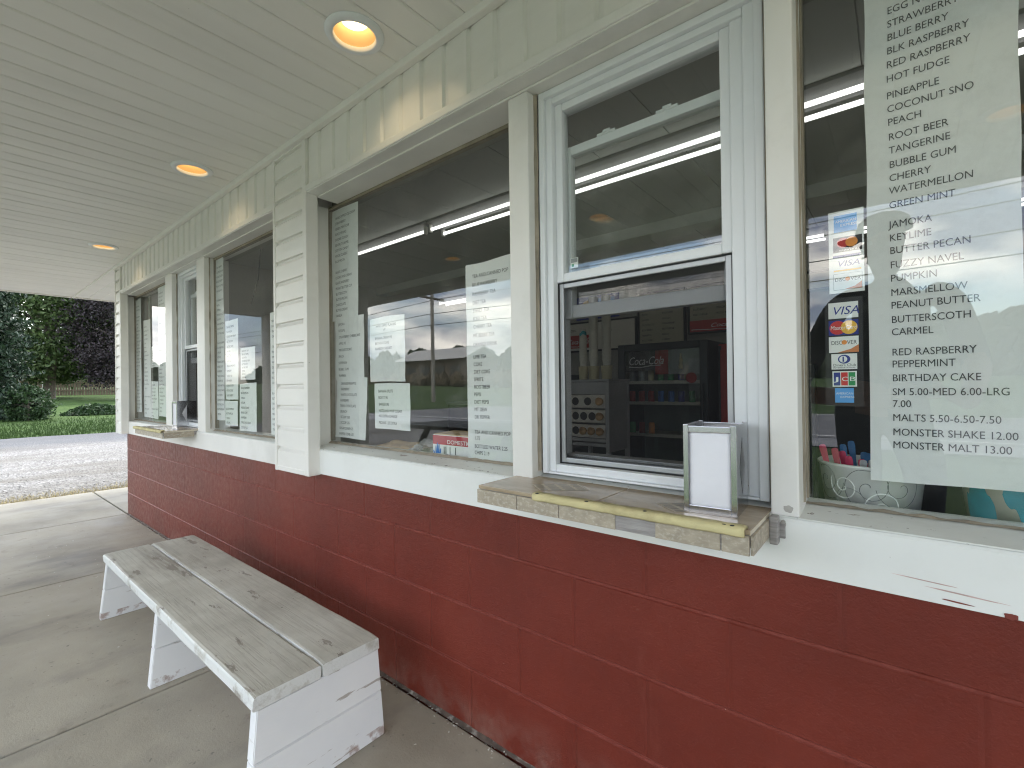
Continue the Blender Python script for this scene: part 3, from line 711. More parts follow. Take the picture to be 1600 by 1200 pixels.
# ---------------------------------------------------------------- napkin holders
def napkin_holder(x, y, z, rz, lab, side=False):
    T = thing('napkin_holder', lab, 'napkin holder', 'chrome napkin holders on the counters', (x, y, z)); T.rotation_euler.z = rz
    w_, d_, h_ = .105, .125, .187
    bm = BM(); t_ = .0022; lip = .011
    box(bm, 0, t_, .002, d_-.002, 0, h_, .0008); box(bm, w_-t_, w_, .002, d_-.002, 0, h_, .0008)
    box(bm, t_, w_-t_, .001, d_-.001, 0, .003, .0005)
    box(bm, t_, w_-t_, d_*.5-.001, d_*.5+.001, .003, h_-.03, .0004)
    o = obj('holder_body', bm, CHROME, T)
    for yy in (0, d_-.003):
        bm = BM(); box(bm, 0, lip, yy, yy+.003, .001, h_, .0012); box(bm, w_-lip, w_, yy, yy+.003, .001, h_, .0012)
        box(bm, lip, w_-lip, yy+.0003, yy+.0035, 0.002, .016, .001); box(bm, lip, w_-lip, yy+.0004, yy+.004, h_-.017, h_-.003, .0018)
        obj('face_frame', bm, CHROME, T)
    for s in ((w_, 1), (0, -1)):
        bm = BM(); xx = s[0]+s[1]*.0004; cy, cz = d_/2, h_*.52
        c = bm.verts.new((xx+s[1]*.004, cy, cz)); k = [bm.verts.new(p) for p in ((xx, cy-.030, cz), (xx, cy, cz-.062), (xx, cy+.030, cz), (xx, cy, cz+.062))]
        for i in range(4): bm.faces.new((c, k[i], k[(i+1) % 4]))
        obj('embossed_diamond', bm, CHROME, T)
    for yy, nm in ((.005, 1), (d_-.022, 2)):
        bm = BM(); nx_, nz_ = 8, 14
        Fv = [[bm.verts.new((.010+(w_-.020)*i/nx_, yy+.0022*noise.noise((i*.6, j*.5, nm*7))+(.0012 if i == 4 else 0), .010+(h_-.022)*j/nz_)) for i in range(nx_+1)] for j in range(nz_+1)]
        for j in range(nz_):
            for i in range(nx_): bm.faces.new((Fv[j][i], Fv[j][i+1], Fv[j+1][i+1], Fv[j+1][i]))
        g = bmesh.ops.extrude_face_region(bm, geom=bm.faces[:]); bmesh.ops.translate(bm, vec=(0, .016, 0), verts=[v for v in g['geom'] if isinstance(v, bmesh.types.BMVert)])
        obj('napkin_stack', bm, NAPKIN, T, True)
NAPKIN = paint('paper_napkin', (.82, .81, .86), .9, .05, 9, .2, 40)
napkin_holder(-.357, -.107, .8672, .06, 'chrome napkin holder facing out on the near tiled counter')
napkin_holder(-4.125, -.03, .8752, .02, 'chrome napkin holder with embossed diamond on the far counter')

# ---------------------------------------------------------------- bench
bn = thing('bench', 'worn white painted plank bench with peeling top beside the red wall', 'bench', loc=(-2.2, -.40, 0))
bx0, bx1, bzt, bth = -3.075, -1.318, .332, .042
for y0, y1, sd_ in ((-.600, -.411, 1), (-.405, -.212, 2)):
    bm = BM(); nx_ = 60
    outl = [(y0+.004, bzt-bth), (y0, bzt-bth+.004), (y0, bzt-.009), (y0+.003, bzt-.003), (y0+.010, bzt), (y1-.006, bzt), (y1-.001, bzt-.003), (y1, bzt-.009), (y1, bzt-bth+.003), (y1-.003, bzt-bth)]
    rows = []
    for i in range(nx_+1):
        x = bx0+(bx1-bx0)*i/nx_; endk = max(0, 1-min(i, nx_-i)*.9)
        rows.append([bm.verts.new((x+2.2+.003*noise.noise((p[0]*40, p[1]*60, sd_))*(1 if i in (0, nx_) else 0), p[0]+.4+.0022*noise.noise((x*5, p[1]*30, sd_)), p[1]+.0018*noise.noise((x*4, p[0]*18, sd_+5))-(.004*endk if p[1] > .3 else 0))) for p in outl])
    for A, Bq in zip(rows, rows[1:]):
        for k in range(len(outl)): bm.faces.new((A[k], A[(k+1) % len(outl)], Bq[(k+1) % len(outl)], Bq[k]))
    bm.faces.new(rows[0]); bm.faces.new(rows[-1][::-1])
    obj('seat_plank', bm, BENCHTOP, bn)
for xb, dx in ((-1.345, 0), (-2.24, .012), (-3.10, .03)):
    bm = BM(); zt = bzt-bth-.001
    for z0, z1 in ((0, .148), (.1495, zt)):
        f = lambda z: z/zt
        y0a, y1a = -.612+.024*f(z0), -.190-.022*f(z0); y0b, y1b = -.612+.024*f(z1), -.190-.022*f(z1)
        th = .038
        A = [(xb+dx*f(z0), y0a, z0), (xb+dx*f(z0)+th, y0a, z0), (xb+dx*f(z0)+th, y1a, z0), (xb+dx*f(z0), y1a, z0)]
        Bq = [(xb+dx*f(z1), y0b, z1), (xb+dx*f(z1)+th, y0b, z1), (xb+dx*f(z1)+th, y1b, z1), (xb+dx*f(z1), y1b, z1)]
        va = [bm.verts.new((p[0]+2.2-.015, p[1]+.4, p[2])) for p in A]; vb = [bm.verts.new((p[0]+2.2-.015, p[1]+.4, p[2])) for p in Bq]
        fs = [bm.faces.new(va[::-1]), bm.faces.new(vb)]+[bm.faces.new((va[i], va[(i+1) % 4], vb[(i+1) % 4], vb[i])) for i in range(4)]
        bmesh.ops.bevel(bm, geom=list({e for f_ in fs for e in f_.edges}), offset=.0025, segments=2, affect='EDGES')
    obj('leg', bm, BENCHLEG, bn)
# crumbs of paint and mortar along the wall foot
bm = BM()
for k in range(900):
    x = random.uniform(-5.5, .4); y = -.008-abs(random.gauss(0, .018)) if random.random() < .8 else random.uniform(-.9, -.03); s = random.uniform(.0015, .006)
    if -3.15 < x < -1.29 and y < -.18: continue
    vs = [bm.verts.new((x+s*random.uniform(-1, 1), y+s*random.uniform(-1, 1), .0003+s*random.uniform(0, .8))) for _ in range(4)]
    for q in ((0, 1, 2), (0, 1, 3), (0, 2, 3), (1, 2, 3)): bm.faces.new([vs[i] for i in q])
struct('paint_chips', bm, [paint('chip_white', (.62, .60, .55), .8, .3, 60)], 'stuff')
bm = BM()   # rough mortar fillet at the wall foot
n = 260; rows = []
for i in range(n+1):
    x = XL+(3.3-XL)*i/n; k = noise.noise((x*3.1, 0, 0)); k2 = noise.noise((x*17, 1, 0))
    rows.append([bm.verts.new((x, .004, .010+.006*k2)), bm.verts.new((x, -.003-.004*k2, .006+.005*k)), bm.verts.new((x, -.012-.008*k-.005*k2, .0006))])
for A, Bq in zip(rows, rows[1:]):
    for k in range(2): bm.faces.new((A[k], A[k+1], Bq[k+1], Bq[k]))
o = obj('foot_mortar', bm, paint('dark_foot_mortar', (.10, .075, .06), .9, .6, 25, .5, 40, dirt=(.5, .48, .44), dirt_amt=.9, dscale=16), B)
# ---------------------------------------------------------------- interior
bm = BM(); box(bm, XL+.2, XR, .192, DEEP, -.05, .0); struct('interior_floor', bm, INFLOOR)
bm = BM()
x = XL+.2
while x < XR: 
    e = min(x+.405, XR); box(bm, x+.0025, e-.0025, .105, DEEP, 2.452, 2.47, 0); x = e
box(bm, XL+.2, XR, .105, DEEP, 2.471, 2.5)
struct('interior_ceiling', bm, INCEIL)
BY = 4.3
bm = BM(); box(bm, XL+.2, XR, BY, BY+.1, 0, 2.451); struct('interior_back_wall', bm, INWALL)
bm = BM(); box(bm, XL+.195, XL+.25, .12, BY, 0, 2.451); struct('interior_end_wall', bm, INWALL)
bm = BM(); box(bm, XR-.1, XR, .12, BY, 0, 2.451); struct('interior_near_wall', bm, INWALL)
bm = BM(); box(bm, XL+.25, XR-.1, .13, .19, HZ+.002, 2.4515, .004); obj('window_lintel', bm, INWALL, B)
bm = BM(); box(bm, XL+.25, XR-.1, 2.55, 2.70, 2.36, 2.4515, .006); obj('ceiling_beam', bm, INCEIL, B)
for a, b, mt in ((-2.108, -.918, TAN), (-.158, .958, COOLDK), (-5.3, -4.375, TAN), (-3.535, -2.412, TAN)):
    bm = BM(); box(bm, a, b, .131, .52, .775, .80, .003); obj('window_shelf', bm, mt, B)
for row, yy in ((0, 1.40), (1, 3.66)):
    for k, xx in enumerate((-5.25, -2.83, -.41)):
        T = thing('strip_light', ('fluorescent strip light with bare tubes near the windows, ', 'bare tube strip light far back in the room, ')[row]+('at the far end', 'seen through the middle window', 'seen behind the long flavor list')[k], 'ceiling light', 'fluorescent strip lights', (xx, yy, 2.452))
        bm = BM(); prism(bm, [(-.085, 0), (-.085, -.018), (-.045, -.055), (.045, -.055), (.085, -.018), (.085, 0)], 0, 0, 2.40); obj('housing', bm, HOUSING, T)
        for s in (-1, 1):
            if row == 0 and k == 0 and s == 1: continue
            bm = BM(); lathe(bm, [(.012, .02), (.012, 2.38)], (0, s*.066, -.078), 12, axis=0); obj('tube', bm, TUBE, T, True)
            for e in (.012, 2.37):
                bm = BM(); box(bm, e, e+.018, s*.066-.014, s*.066+.014, -.10, -.04, .003); obj('tube_holder', bm, TRIM, T)

def lines_into(bm, lines, x, y, h, width=None):
    """lines: (text, baseline z)"""
    for s, z in lines:
        if s: text_into(bm, s, x, z, h, y)
# --- glass-door cooler
T = thing('drinks_cooler', 'dark glass-door drinks cooler seen through the screened order window', 'cooler', loc=(-1.84, 3.5, 0))
w_, h_, d_ = .46, 1.56, .6
bm = BM(); box(bm, -w_, w_, .03, d_, .04, h_, .01); box(bm, -w_+.04, w_-.04, .06, d_-.03, 0, .04)
bmesh.ops.delete(bm, geom=[], context='VERTS'); bm.free()
bm = BM(); box(bm, -w_, -w_+.035, .03, d_, .04, h_, .006); box(bm, w_-.035, w_, .03, d_, .04, h_, .006); box(bm, -w_+.035, w_-.035, .03, d_, h_-.04, h_, .006)
box(bm, -w_+.035, w_-.035, .03, d_, .04, .20, .006); box(bm, -w_+.035, w_-.035, d_-.03, d_, .20, h_-.04)
obj('cabinet_shell', bm, COOLDK, T)
bm = BM(); box(bm, -w_+.036, w_-.036, d_-.05, d_-.031, .21, h_-.05); obj('back_liner', bm, COOLIN, T)
bm = BM(); box(bm, -w_, -w_+.075, -.02, .025, .16, h_, .006); box(bm, w_-.075, w_, -.02, .025, .16, h_, .006); box(bm, -w_+.075, w_-.075, -.02, .025, h_-.07, h_, .006); box(bm, -w_+.075, w_-.075, -.02, .025, .16, .23, .006)
D = obj('door', bm, COOLDK, T)
bm = BM(); poly(bm, [(-w_+.07, 0, .22), (w_-.07, 0, .22), (w_-.07, 0, h_-.065), (-w_+.07, 0, h_-.065)]); obj('door_glass', bm, GLASS, D)
bm = BM(); box(bm, w_-.055, w_-.035, -.06, -.022, .7, 1.15, .006); obj('handle', bm, COOLDK, D)
bm = BM(); box(bm, -w_+.076, -.06, .004, .010, 1.28, 1.485); obj('dark_header', bm, BLACK, D)
bm = BM(); box(bm, -.06, .075, .004, .010, 1.24, 1.485); obj('red_header', bm, COLARED, D)
bm = BM(); box(bm, .075, w_-.08, .004, .010, 1.24, 1.485); obj('pale_header', bm, GREYB, D)
bm = BM(); text_into(bm, 'Coca-Cola', -.35, 1.345, .085, -.004, width=.37, shear=.35)
tube(bm, [(-.34, -.004, 1.325), (-.22, -.004, 1.315), (-.12, -.004, 1.330), (.0, -.004, 1.335)], .004, 5); obj('lettering', bm, WHITE, D)
bm = BM(); lathe(bm, [(.02, 1.29), (.022, 1.32), (.016, 1.35), (.019, 1.375), (.009, 1.41), (.008, 1.44)], (.20, .0045, 0), 12); obj('bottle_emblem', bm, CREAM, D)
bm = BM(); lathe(bm, [(.052, 0), (.052, .004)], (.30, .0, 1.20), 24, axis=1); obj('round_decal', bm, COLARED, D)
for z in (.62, .95, 1.165):
    bm = BM(); box(bm, -w_+.04, w_-.04, .05, d_-.06, z-.012, z, .003); box(bm, -w_+.04, w_-.04, .044, .0495, z-.02, z+.014, .002); obj('shelf', bm, CUPW, T)  # pale material stands in for the lit shelf edges
rnd = random.Random(5)
cans = [(z, -.36+.105*k, c) for z, cs in ((1.165, (GREYB, GREYB, CREAM, CGREEN, CGREEN, NAVY, GREYB, STEEL)), (.95, (COLARED, COLARED, RED, BLUE, BLUE, NAVY, CGREEN, CGREEN)), (.62, (CGREEN, COLARED, ORANGE))) for k, c in enumerate(cs)]
cname = {GREYB: 'silver', CREAM: 'cream', CGREEN: 'green', NAVY: 'navy', STEEL: 'grey', COLARED: 'dark red', RED: 'red', BLUE: 'blue', ORANGE: 'orange'}
for z, xx, c in cans:
    lvl = {1.165: 'top', .95: 'middle', .62: 'bottom'}[z]
    idx = [q for q in cans if q[0] == z and q[2] is c]
    bm = BM(); lathe(bm, [(.026, 0), (.031, .008), (.031, .108), (.026, .121), (.024, .121)], (0, 0, 0), 14)
    o = obj('drink_can', bm, c, smooth=True, loc=(-1.84+xx, 3.5+.11, z+.0005))
    tag(o, '%s drink can standing on the %s cooler shelf' % (cname[c], lvl), 'can', 'cans in the cooler')
# red machine beyond the cooler
T = thing('red_cooler', 'tall dark red cooler cabinet standing right of the glass-door cooler', 'cooler', loc=(-1.16, 3.62, 0))
bm = BM(); box(bm, -.16, .16, 0, .6, .05, 1.52, .012); obj('cabinet_shell', bm, COLARED, T)
bm = BM(); box(bm, -.165, -.135, -.012, -.001, .05, 1.50, .003); obj('door_edge', bm, BLACK, T)
bm = BM(); box(bm, -.14, .15, -.02, -.001, .30, 1.46, .008); obj('door', bm, COLARED, T)
bm = BM(); box(bm, .10, .125, -.045, -.021, .8, 1.2, .005); obj('handle', bm, STEEL, T)
# --- cone cabinet
T = thing('cone_cabinet', 'grey metal cabinet with three pull-out racks of ice cream cones', 'cabinet', loc=(-2.32, 2.5, 0))
cw = .42; bm = BM()
for xx in (0, cw-.035): box(bm, xx, xx+.035, 0, .035, .30, 1.17, .003)
for xx in (0, cw-.035): box(bm, xx, xx+.035, .36, .40, .30, 1.17, .003)
box(bm, .0355, cw-.0355, .001, .034, 1.06, 1.168, .003); box(bm, -.006, cw+.006, -.008, .41, 1.1705, 1.19, .004)
box(bm, .0355, cw-.0355, .001, .034, .645, .675, .003); box(bm, .0355, cw-.0355, .03, .4, .60, .63, .003)
box(bm, .036, cw-.036, .37, .395, .65, 1.16); obj('frame', bm, STEEL, T)
bm = BM(); box(bm, cw-.033, cw-.004, .036, .359, .56, 1.168, .002); obj('side_panel', bm, STEEL, T)
bm = BM(); box(bm, .004, .033, .036, .359, .56, 1.168, .002); obj('side_panel', bm, STEEL, T)
rows = ((.94, 'ddc'), (.81, 'dddc'), (.68, 'dccc'))
for z, pat in rows:
    bm = BM(); box(bm, .04, cw-.04, .006, .012, z+.005, z+.115, .001); box(bm, .04, cw-.04, .0125, .34, z, z+.004); R_ = obj('rack', bm, CUPW, T)
    n = len(pat)
    for k, ch in enumerate(pat):
        cx = .085+(cw-.17)*k/(n-1); cz = z+.058
        if ch == 'd':
            bm = BM(); lathe(bm, [(.036, 0), (.030, .002), (.002, .003)], (cx, .0055, cz), 18, axis=1); obj('cone_hole', bm, BLACK, R_)
        else:
            bm = BM(); lathe(bm, [(.006, .10), (.020, .04), (.031, .0), (.036, -.022), (.034, -.026), (.028, -.01)], (0, 0, 0), 18, axis=1)
            for v in bm.verts: v.co += Vector((0, 0, .006*noise.noise(v.co*30)))
            o = obj('ice_cream_cone', bm, CONEM, smooth=True, loc=(-2.32+cx, 2.5+.004, cz))
            tag(o, 'tan wafer cone in the %s rack of the cone cabinet, %s' % ({.94: 'top', .81: 'middle', .68: 'bottom'}[z], {2: 'at its right end' if n == 3 else 'second from the right', 1: 'third from the right', 3: 'at its right end'}[k]), 'cone', 'cones in the cone cabinet')
def cup_stack(x, y, z, h, r, mat, label, grp, pitch=.011):
    bm = BM(); pr = [(r*.8, 0), (r*.96, .055)]; zz = .055
    while zz < h: pr += [(r*1.06, zz), (r*1.06, zz+.004), (r*.97, zz+.005), (r*.965, zz+pitch-.001)]; zz += pitch
    lathe(bm, pr, (0, 0, 0), 22); o = obj('cup_stack', bm, mat, smooth=False, loc=(x, y, z)); tag(o, label, 'cups', grp); return o
G_ = 'stacks of cups on the cone cabinet'
tb = [(-2.24, .040, 'left'), (-2.13, .046, 'middle'), (-2.00, .046, 'right')]
for (x, r, nm), hh, top in zip(tb, (.27, .62, .62), (0, 0, 0)):
    bm = BM(); lathe(bm, [(r*.92, 0), (r*1.12, .115), (r*1.16, .12), (r*1.10, .122), (r*.9, .05)], n=22)
    o = obj('plastic_tub', bm, CREAM, smooth=True, loc=(x, 2.66, 1.1905)); tag(o, 'cream plastic tub on the cone cabinet, under the %s cup stack' % nm, 'tub', 'cream tubs on the cone cabinet')
    cup_stack(x, 2.66, 1.3135, hh, r*.86, CUPW, 'tall %s stack of white paper cups on the cone cabinet' % nm if nm != 'left' else 'short left stack of white cups under a teal topped cup', G_)
bm = BM(); lathe(bm, [(.034, 0), (.028, .07), (.026, .072)], n=20); o = obj('paper_cup', bm, [CUPW], smooth=True, loc=(-2.24, 2.66, 1.5842)); tag(o, 'upturned white cup with a teal wave on the left stack', 'cup')
bm = BM(); lathe(bm, [(.0338, .012), (.0312, .045)], n=20, cap=False); 
for v in bm.verts: v.co.z += .012*sin(v.co.x*90)
obj('teal_wave', bm, paint('cup_teal', (.02, .30, .36), .5), o)
# louvered black box left of the cabinet
T = thing('black_crate', 'black slatted plastic crate left of the cone cabinet', 'crate', loc=(-2.75, 2.6, .62))
bm = BM(); box(bm, 0, .34, .012, .3, 0, .62, .004); obj('crate_body', bm, COOLDK, T)
for k in range(8):
    bm = BM(); box(bm, .01, .33, 0, .0115, .03+.07*k, .07+.07*k, .004); obj('slat', bm, BLACK, T)
# counter along the back with clutter
T = thing('back_counter', 'long low dark counter against the back wall', 'counter', loc=(-3.6, 3.7, 0))
bm = BM(); box(bm, -1.6, 1.22, .02, .58, 0, .88, .006); obj('counter_body', bm, COOLDK, T)
bm = BM(); box(bm, -1.62, 1.24, 0, .59, .8805, .915, .006); obj('counter_top', bm, STEEL, T)
# menu boards on the back wall
def board(x0, x1, z0, z1, label, mat, rows=(), red=None, name='menu_board', ink=INK):
    T = thing(name, label, 'menu board', 'menu boards on the back wall', (x0, BY-.04, z0)); w, h = x1-x0, z1-z0
    bm = BM(); box(bm, 0, w, 0, .035, 0, h, .004); obj('panel', bm, mat, T)
    fr = .022; bm = BM(); box(bm, -fr, 0, -.008, .036, -fr, h+fr, .003); box(bm, w, w+fr, -.008, .036, -fr, h+fr, .003); box(bm, 0.0005, w-.0005, -.007, .036, -fr, 0, .003); box(bm, 0.0005, w-.0005, -.007, .036, h, h+fr, .003); obj('frame', bm, BLACK, T)
    bm = BM()
    for s, x, z, hh in rows: text_into(bm, s, x, z, hh, -.002)
    if rows: obj('lettering', bm, ink, T)
    else: bm.free()
    if red:
        a, b, c, d, s, sw = red
        bm = BM(); box(bm, a, b, -.004, -.0005, c, d); P_ = obj('red_panel', bm, COLARED, T)
        bm = BM(); text_into(bm, s, a+(b-a-sw)/2, c+(d-c)*.33, (d-c)*.36, -.006, width=sw, shear=.35); tube(bm, [(a+.02, -.006, c+(d-c)*.2), ((a+b)/2, -.006, c+(d-c)*.10), (b-.05, -.006, c+(d-c)*.85), (b-.005, -.006, c+(d-c)*.8)], .0035, 5); obj('script_lettering', bm, WHITE, P_)
board(-3.52, -2.46, 1.60, 1.95, 'cream menu board with a red panel on the back wall, left of the cooler', CUPW, [('BURGERS', .08, .25, .03), ('ICED TEA', .62, .22, .028), ('SWEET', .62, .16, .028), ('CHIPS', .62, .10, .028)], (.02, .50, .03, .20, 'Coca-Cola', .3))
flav = ['VANILLA', 'CHOCOLATE', 'STRAWBERRY', 'BLUE BERRY', 'HOT FUDGE', 'PINEAPPLE', 'PEACH', 'ROOT BEER', 'CHERRY']
board(-2.40, -1.87, 1.60, 2.22, 'dark edged menu board densely lettered above the cooler', BOARD, [(flav[(i*2+j) % 9], .03+.25*j, .55-.062*i, .022) for i in range(9) for j in (0, 1)])
board(-1.80, -1.0, 1.72, 2.22, 'menu board with a bright red drink sign along its foot', BOARD, [(flav[(i+3*j) % 9], .04+.25*j, .42-.06*i, .024) for i in range(5) for j in (0, 1, 2)], (.0, .80, .0, .125, 'Coca-Cola', .36))
board(-.9, .6, 1.60, 2.2, 'wide menu board behind the right hand window', BOARD, [(flav[(i+2*j) % 9], .05+.36*j, .5-.065*i, .026) for i in range(7) for j in range(4)])
board(-5.0, -3.62, 1.62, 2.2, 'wide menu board farthest left on the back wall', BOARD, [(flav[(i+2*j) % 9], .05+.33*j, .5-.065*i, .026) for i in range(7) for j in range(4)])
# wall poster: blue and yellow squares above the left board
T = thing('wall_poster', 'blue and yellow poster above the cream menu board', 'poster', loc=(-3.3, BY-.012, 2.0))
bm = BM(); box(bm, 0, .62, 0, .01, 0, .30); obj('backing', bm, NAVY, T)
bm = BM(); lathe(bm, [(.09, 0), (.09, .003)], (.17, -.004, .16), 24, axis=1); obj('yellow_disc', bm, YEL, T)
bm = BM(); box(bm, .33, .56, -.004, -.0005, .05, .26); obj('blue_square', bm, BLUE, T)

# ---------------------------------------------------------------- papers behind the glass
def wavy(bm, outline, y, amp=.0012, step=.03):
    """paper sheet from an outline (x,z); subdivided fan rows so that it can curl slightly"""
    f = poly(bm, [(x, y, z) for x, z in outline])
    return f
def sheet(x0, x1, z0, z1, lines, label, y=.1075, lean=0, h=.012, mx=.18, curl=1, name='menu_sheet', cat='paper sign', group='lists taped inside the windows', texts=None, ink=INK, edge=None, width=None):
    T = thing(name, label, cat, group, ((x0+x1)/2, y, z0)); cx = (x0+x1)/2; w, H = x1-x0, z1-z0
    sd_ = (x0*7+z0*3) % 50
    def warp(u, v):  # u across 0..1, v up 0..1
        zz = v*H; dx = lean*(v-.0)
        e = .004*noise.noise((v*5, sd_, 0))*w/.2
        return Vector((-w/2+u*w+dx+e, .0022*curl*noise.noise((u*1.3+sd_, v*H*5, 1))+.0012*curl*sin(v*H*9+sd_), zz+.006*noise.noise((u*1.5, sd_, v*.3+7))*(1 if v > .5 else .6)))
    nu, nv = 8, max(8, int(H/.03))
    bm = BM(); Vv = [[bm.verts.new(warp(i/nu, j/nv)) for i in range(nu+1)] for j in range(nv+1)]
    for j in range(nv):
        for i in range(nu): bm.faces.new((Vv[j][i], Vv[j][i+1], Vv[j+1][i+1], Vv[j+1][i]))
    obj('sheet', bm, PAPER, T, True)
    bm = BM()
    if texts: 
        for s, x, z, hh in texts: text_into(bm, s, x, z, hh, 0)
    else:
        n = len(lines); top = H*.955; st = (H*.93)/max(n, 1)
        for i, s in enumerate(lines):
            if s: text_into(bm, s, mx*w, top-st*(i+.75), h, 0)
    for v in bm.verts:
        p = warp(min(max(v.co.x/w, 0), 1), min(max(v.co.z/H, 0), 1))
        v.co = Vector((p.x, p.y-.0009, v.co.z))
    obj('printed_list', bm, ink, T)
    return T
# big flavour list, right window
bz0 = .936
BL = [('VANILLA', 1.918), ('EGG NOG', 1.886), ('STRAWBERRY', 1.859), ('BLUE BERRY', 1.832), ('BLK RASPBERRY', 1.805), ('RED RASPBERRY', 1.777), ('HOT FUDGE', 1.748),
      ('PINEAPPLE', 1.714), ('COCONUT SNO', 1.687), ('PEACH', 1.660), ('ROOT BEER', 1.630), ('TANGERINE', 1.603), ('BUBBLE GUM', 1.574), ('CHERRY', 1.547), ('WATERMELLON', 1.521), ('GREEN MINT', 1.492),
      ('JAMOKA', 1.452), ('KEYLIME', 1.425), ('BUTTER PECAN', 1.399), ('FUZZY NAVEL', 1.370), ('PUMPKIN', 1.343), ('MARSMELLOW', 1.314), ('PEANUT BUTTER', 1.288), ('BUTTERSCOTH', 1.259), ('CARMEL', 1.234),
      ('RED RASPBERRY', 1.193), ('PEPPERMINT', 1.169), ('BIRTHDAY CAKE', 1.141), ('SM 5.00-MED 6.00-LRG', 1.113), ('7.00', 1.089), ('MALTS 5.50-6.50-7.50', 1.061), ('MONSTER SHAKE 12.00', 1.032), ('MONSTER MALT 13.00', 1.006)]
sheet(-.045, .176, bz0, 1.96, None, 'long white flavor list ending with monster malt prices, in the right window', texts=[(s, .036, z-bz0-.001, .0148) for s, z in BL], curl=.8)
sheet(.186, .40, 1.50, 2.0, ['SUNDAES', 'HOT FUDGE', 'PINEAPPLE', 'STRAWBERRY', 'CARMEL'], 'white sheet at the upper right edge of the photo, beside the long flavor list', curl=.8)
A_ = ['HAND DIPPED ICE CREAM', 'STRAWBERRY', 'GREEN MINT CHIP', 'ROCKY ROAD', 'COOKIE DOUGH', 'SEA SALT CARMEL', 'COTTON CANDY', 'MOOSE CLASSIC', 'BLUE MOON', '', 'BLACK CHERRY', 'COOKIE AND CREAM', 'BLACK RASPBERRY', 'PEANUT BUTTER CUP', 'BUTTERSCOTH', 'BUTTER PECAN', 'CHOCOLATE', 'BUTTER CREAM', 'VANILLA', '', 'JAMOKA', 'KEYLIME', 'STRAWBERRY CHEESECAKE', 'APPLE PIE', 'MIDDLE COOKIE', 'PEACH', 'SUPERMAN', 'BUBBLE GUM', 'PUMPKIN']
B_ = ['ORANGE PINEAPPLE', 'RASPBERRY', 'WHITE CHOCOLATE', 'RASPBERRY', 'TRIPLE CHOCOLATE', 'CRUNCH', '1 SCOOP 3.50', '2 SCOOP 5.25', 'SUGAR CONE 4.25', 'WAFFLE CONE 6.25']
sheet(-2.138, -1.915, 1.465, 2.0, A_[:19], 'long top sheet headed hand dipped ice cream, at the left of the middle window', lean=.012, h=.0125, mx=.14)
sheet(-2.115, -1.875, 1.180, 1.478, A_[20:], 'middle one of three sheets in a column at the left of the middle window', y=.1092, lean=.004, h=.0125, mx=.12)
sheet(-2.122, -1.868, .904, 1.190, B_, 'lowest sheet of the left column in the middle window, ending in cone prices', y=.1076, lean=.022, h=.0125, mx=.14)
sheet(-1.822, -1.575, 1.167, 1.448, None, 'sheet headed hand dipped flavors, half blank, in the middle window', texts=[('HAND DIPPED FLAVORS', .045, .238, .0115), ('LIST', .10, .222, .008), ('BANANA CREAM PIE', .04, .185, .0115), ('BIRTHDAY CAKE', .04, .163, .0115), ('RAINBOW SHERBET', .04, .139, .0115)])
sheet(-1.791, -1.545, .962, 1.159, None, 'small sheet of banana split prices in the middle window', texts=[('BANANA SPLITS', .03, .158, .0125), ('BOAT 7.95', .03, .130, .0125), ('BARGE 8.95', .03, .101, .0125), ('NUTS AND WHIP CREAM', .03, .073, .0125), ('NO EXTRA CHARGE', .03, .050, .0125), ('PECANS 1.25 EXTRA', .03, .021, .0125)])
TL = [('TEA AND CANNED POP', 1.535), ('BLUE RASPBERRY', 1.504), ('RASPBERRY TEA', 1.471), ('DIET TEA', 1.44), ('SWEET TEA', 1.411), ('ICED TEA', 1.382), ('CHERRY TEA', 1.353), ('MT BERRY TEA', 1.322), ('ORANGE DRINK', 1.289),
      ('LIME TEA', 1.233), ('COKE', 1.204), ('DIET COKE', 1.176), ('SPRITE', 1.147), ('ROOTBEER', 1.118), ('PEPSI', 1.088), ('DIET PEPSI', 1.06), ('MT DEW', 1.03), ('DR PEPPER', 1.001), ('TEA AND CANNED POP', .939-.002), ('1.75', .913)]
TL = [(s, .895+(z-.895)*1.0) for s, z in TL[:18]]+[('TEA AND CANNED POP', .968-.018), ('1.75', .930), ('BOTTLED WATER 2.25', .908), ('CHIPS 2.19', .889)]
TL = TL[:9]+[('LIME TEA', 1.245), ('COKE', 1.218), ('DIET COKE', 1.191), ('SPRITE', 1.164), ('ROOTBEER', 1.137), ('PEPSI', 1.110), ('DIET PEPSI', 1.083), ('MT DEW', 1.056), ('DR PEPPER', 1.029), ('TEA AND CANNED POP', .975), ('1.75', .953), ('BOTTLED WATER 2.25', .924), ('CHIPS 2.19', .901)]
sheet(-1.216, -1.000, .868, 1.585, None, 'tea and canned pop list taped at the right edge of the middle window', texts=[(s, .034, z-.868-.004, .0135) for s, z in TL])
def filler(n, k): return [(A_+B_)[(i*3+k) % 37] for i in range(n)]
FG = 'lists taped inside the far windows'
def far(x0, x1, z0, z1, n, k, label, y=.1075, lean=0): sheet(x0, x1, z0, z1, filler(n, k), label, y=y, lean=lean, h=min(.013, (z1-z0)/n*.5), mx=.1, group=FG)
FY = .0672
def far(x0, x1, z0, z1, n, k, label, y=FY, lean=0): sheet(x0, x1, z0, z1, filler(n, k), label, y=y, lean=lean, h=min(.013, (z1-z0)/n*.5), mx=.1, group=FG)
far(-3.525, -3.395, .94, 2.02, 32, 1, 'tallest flavor list at the left edge of the second window from the far corner')
far(-3.378, -3.175, 1.078, 1.585, 15, 5, 'narrow list right of the tallest list in the second window from the far corner', y=FY+.0016)
far(-3.382, -3.180, .912, 1.070, 5, 9, 'small low sheet in the second window from the far corner, under the narrow list')
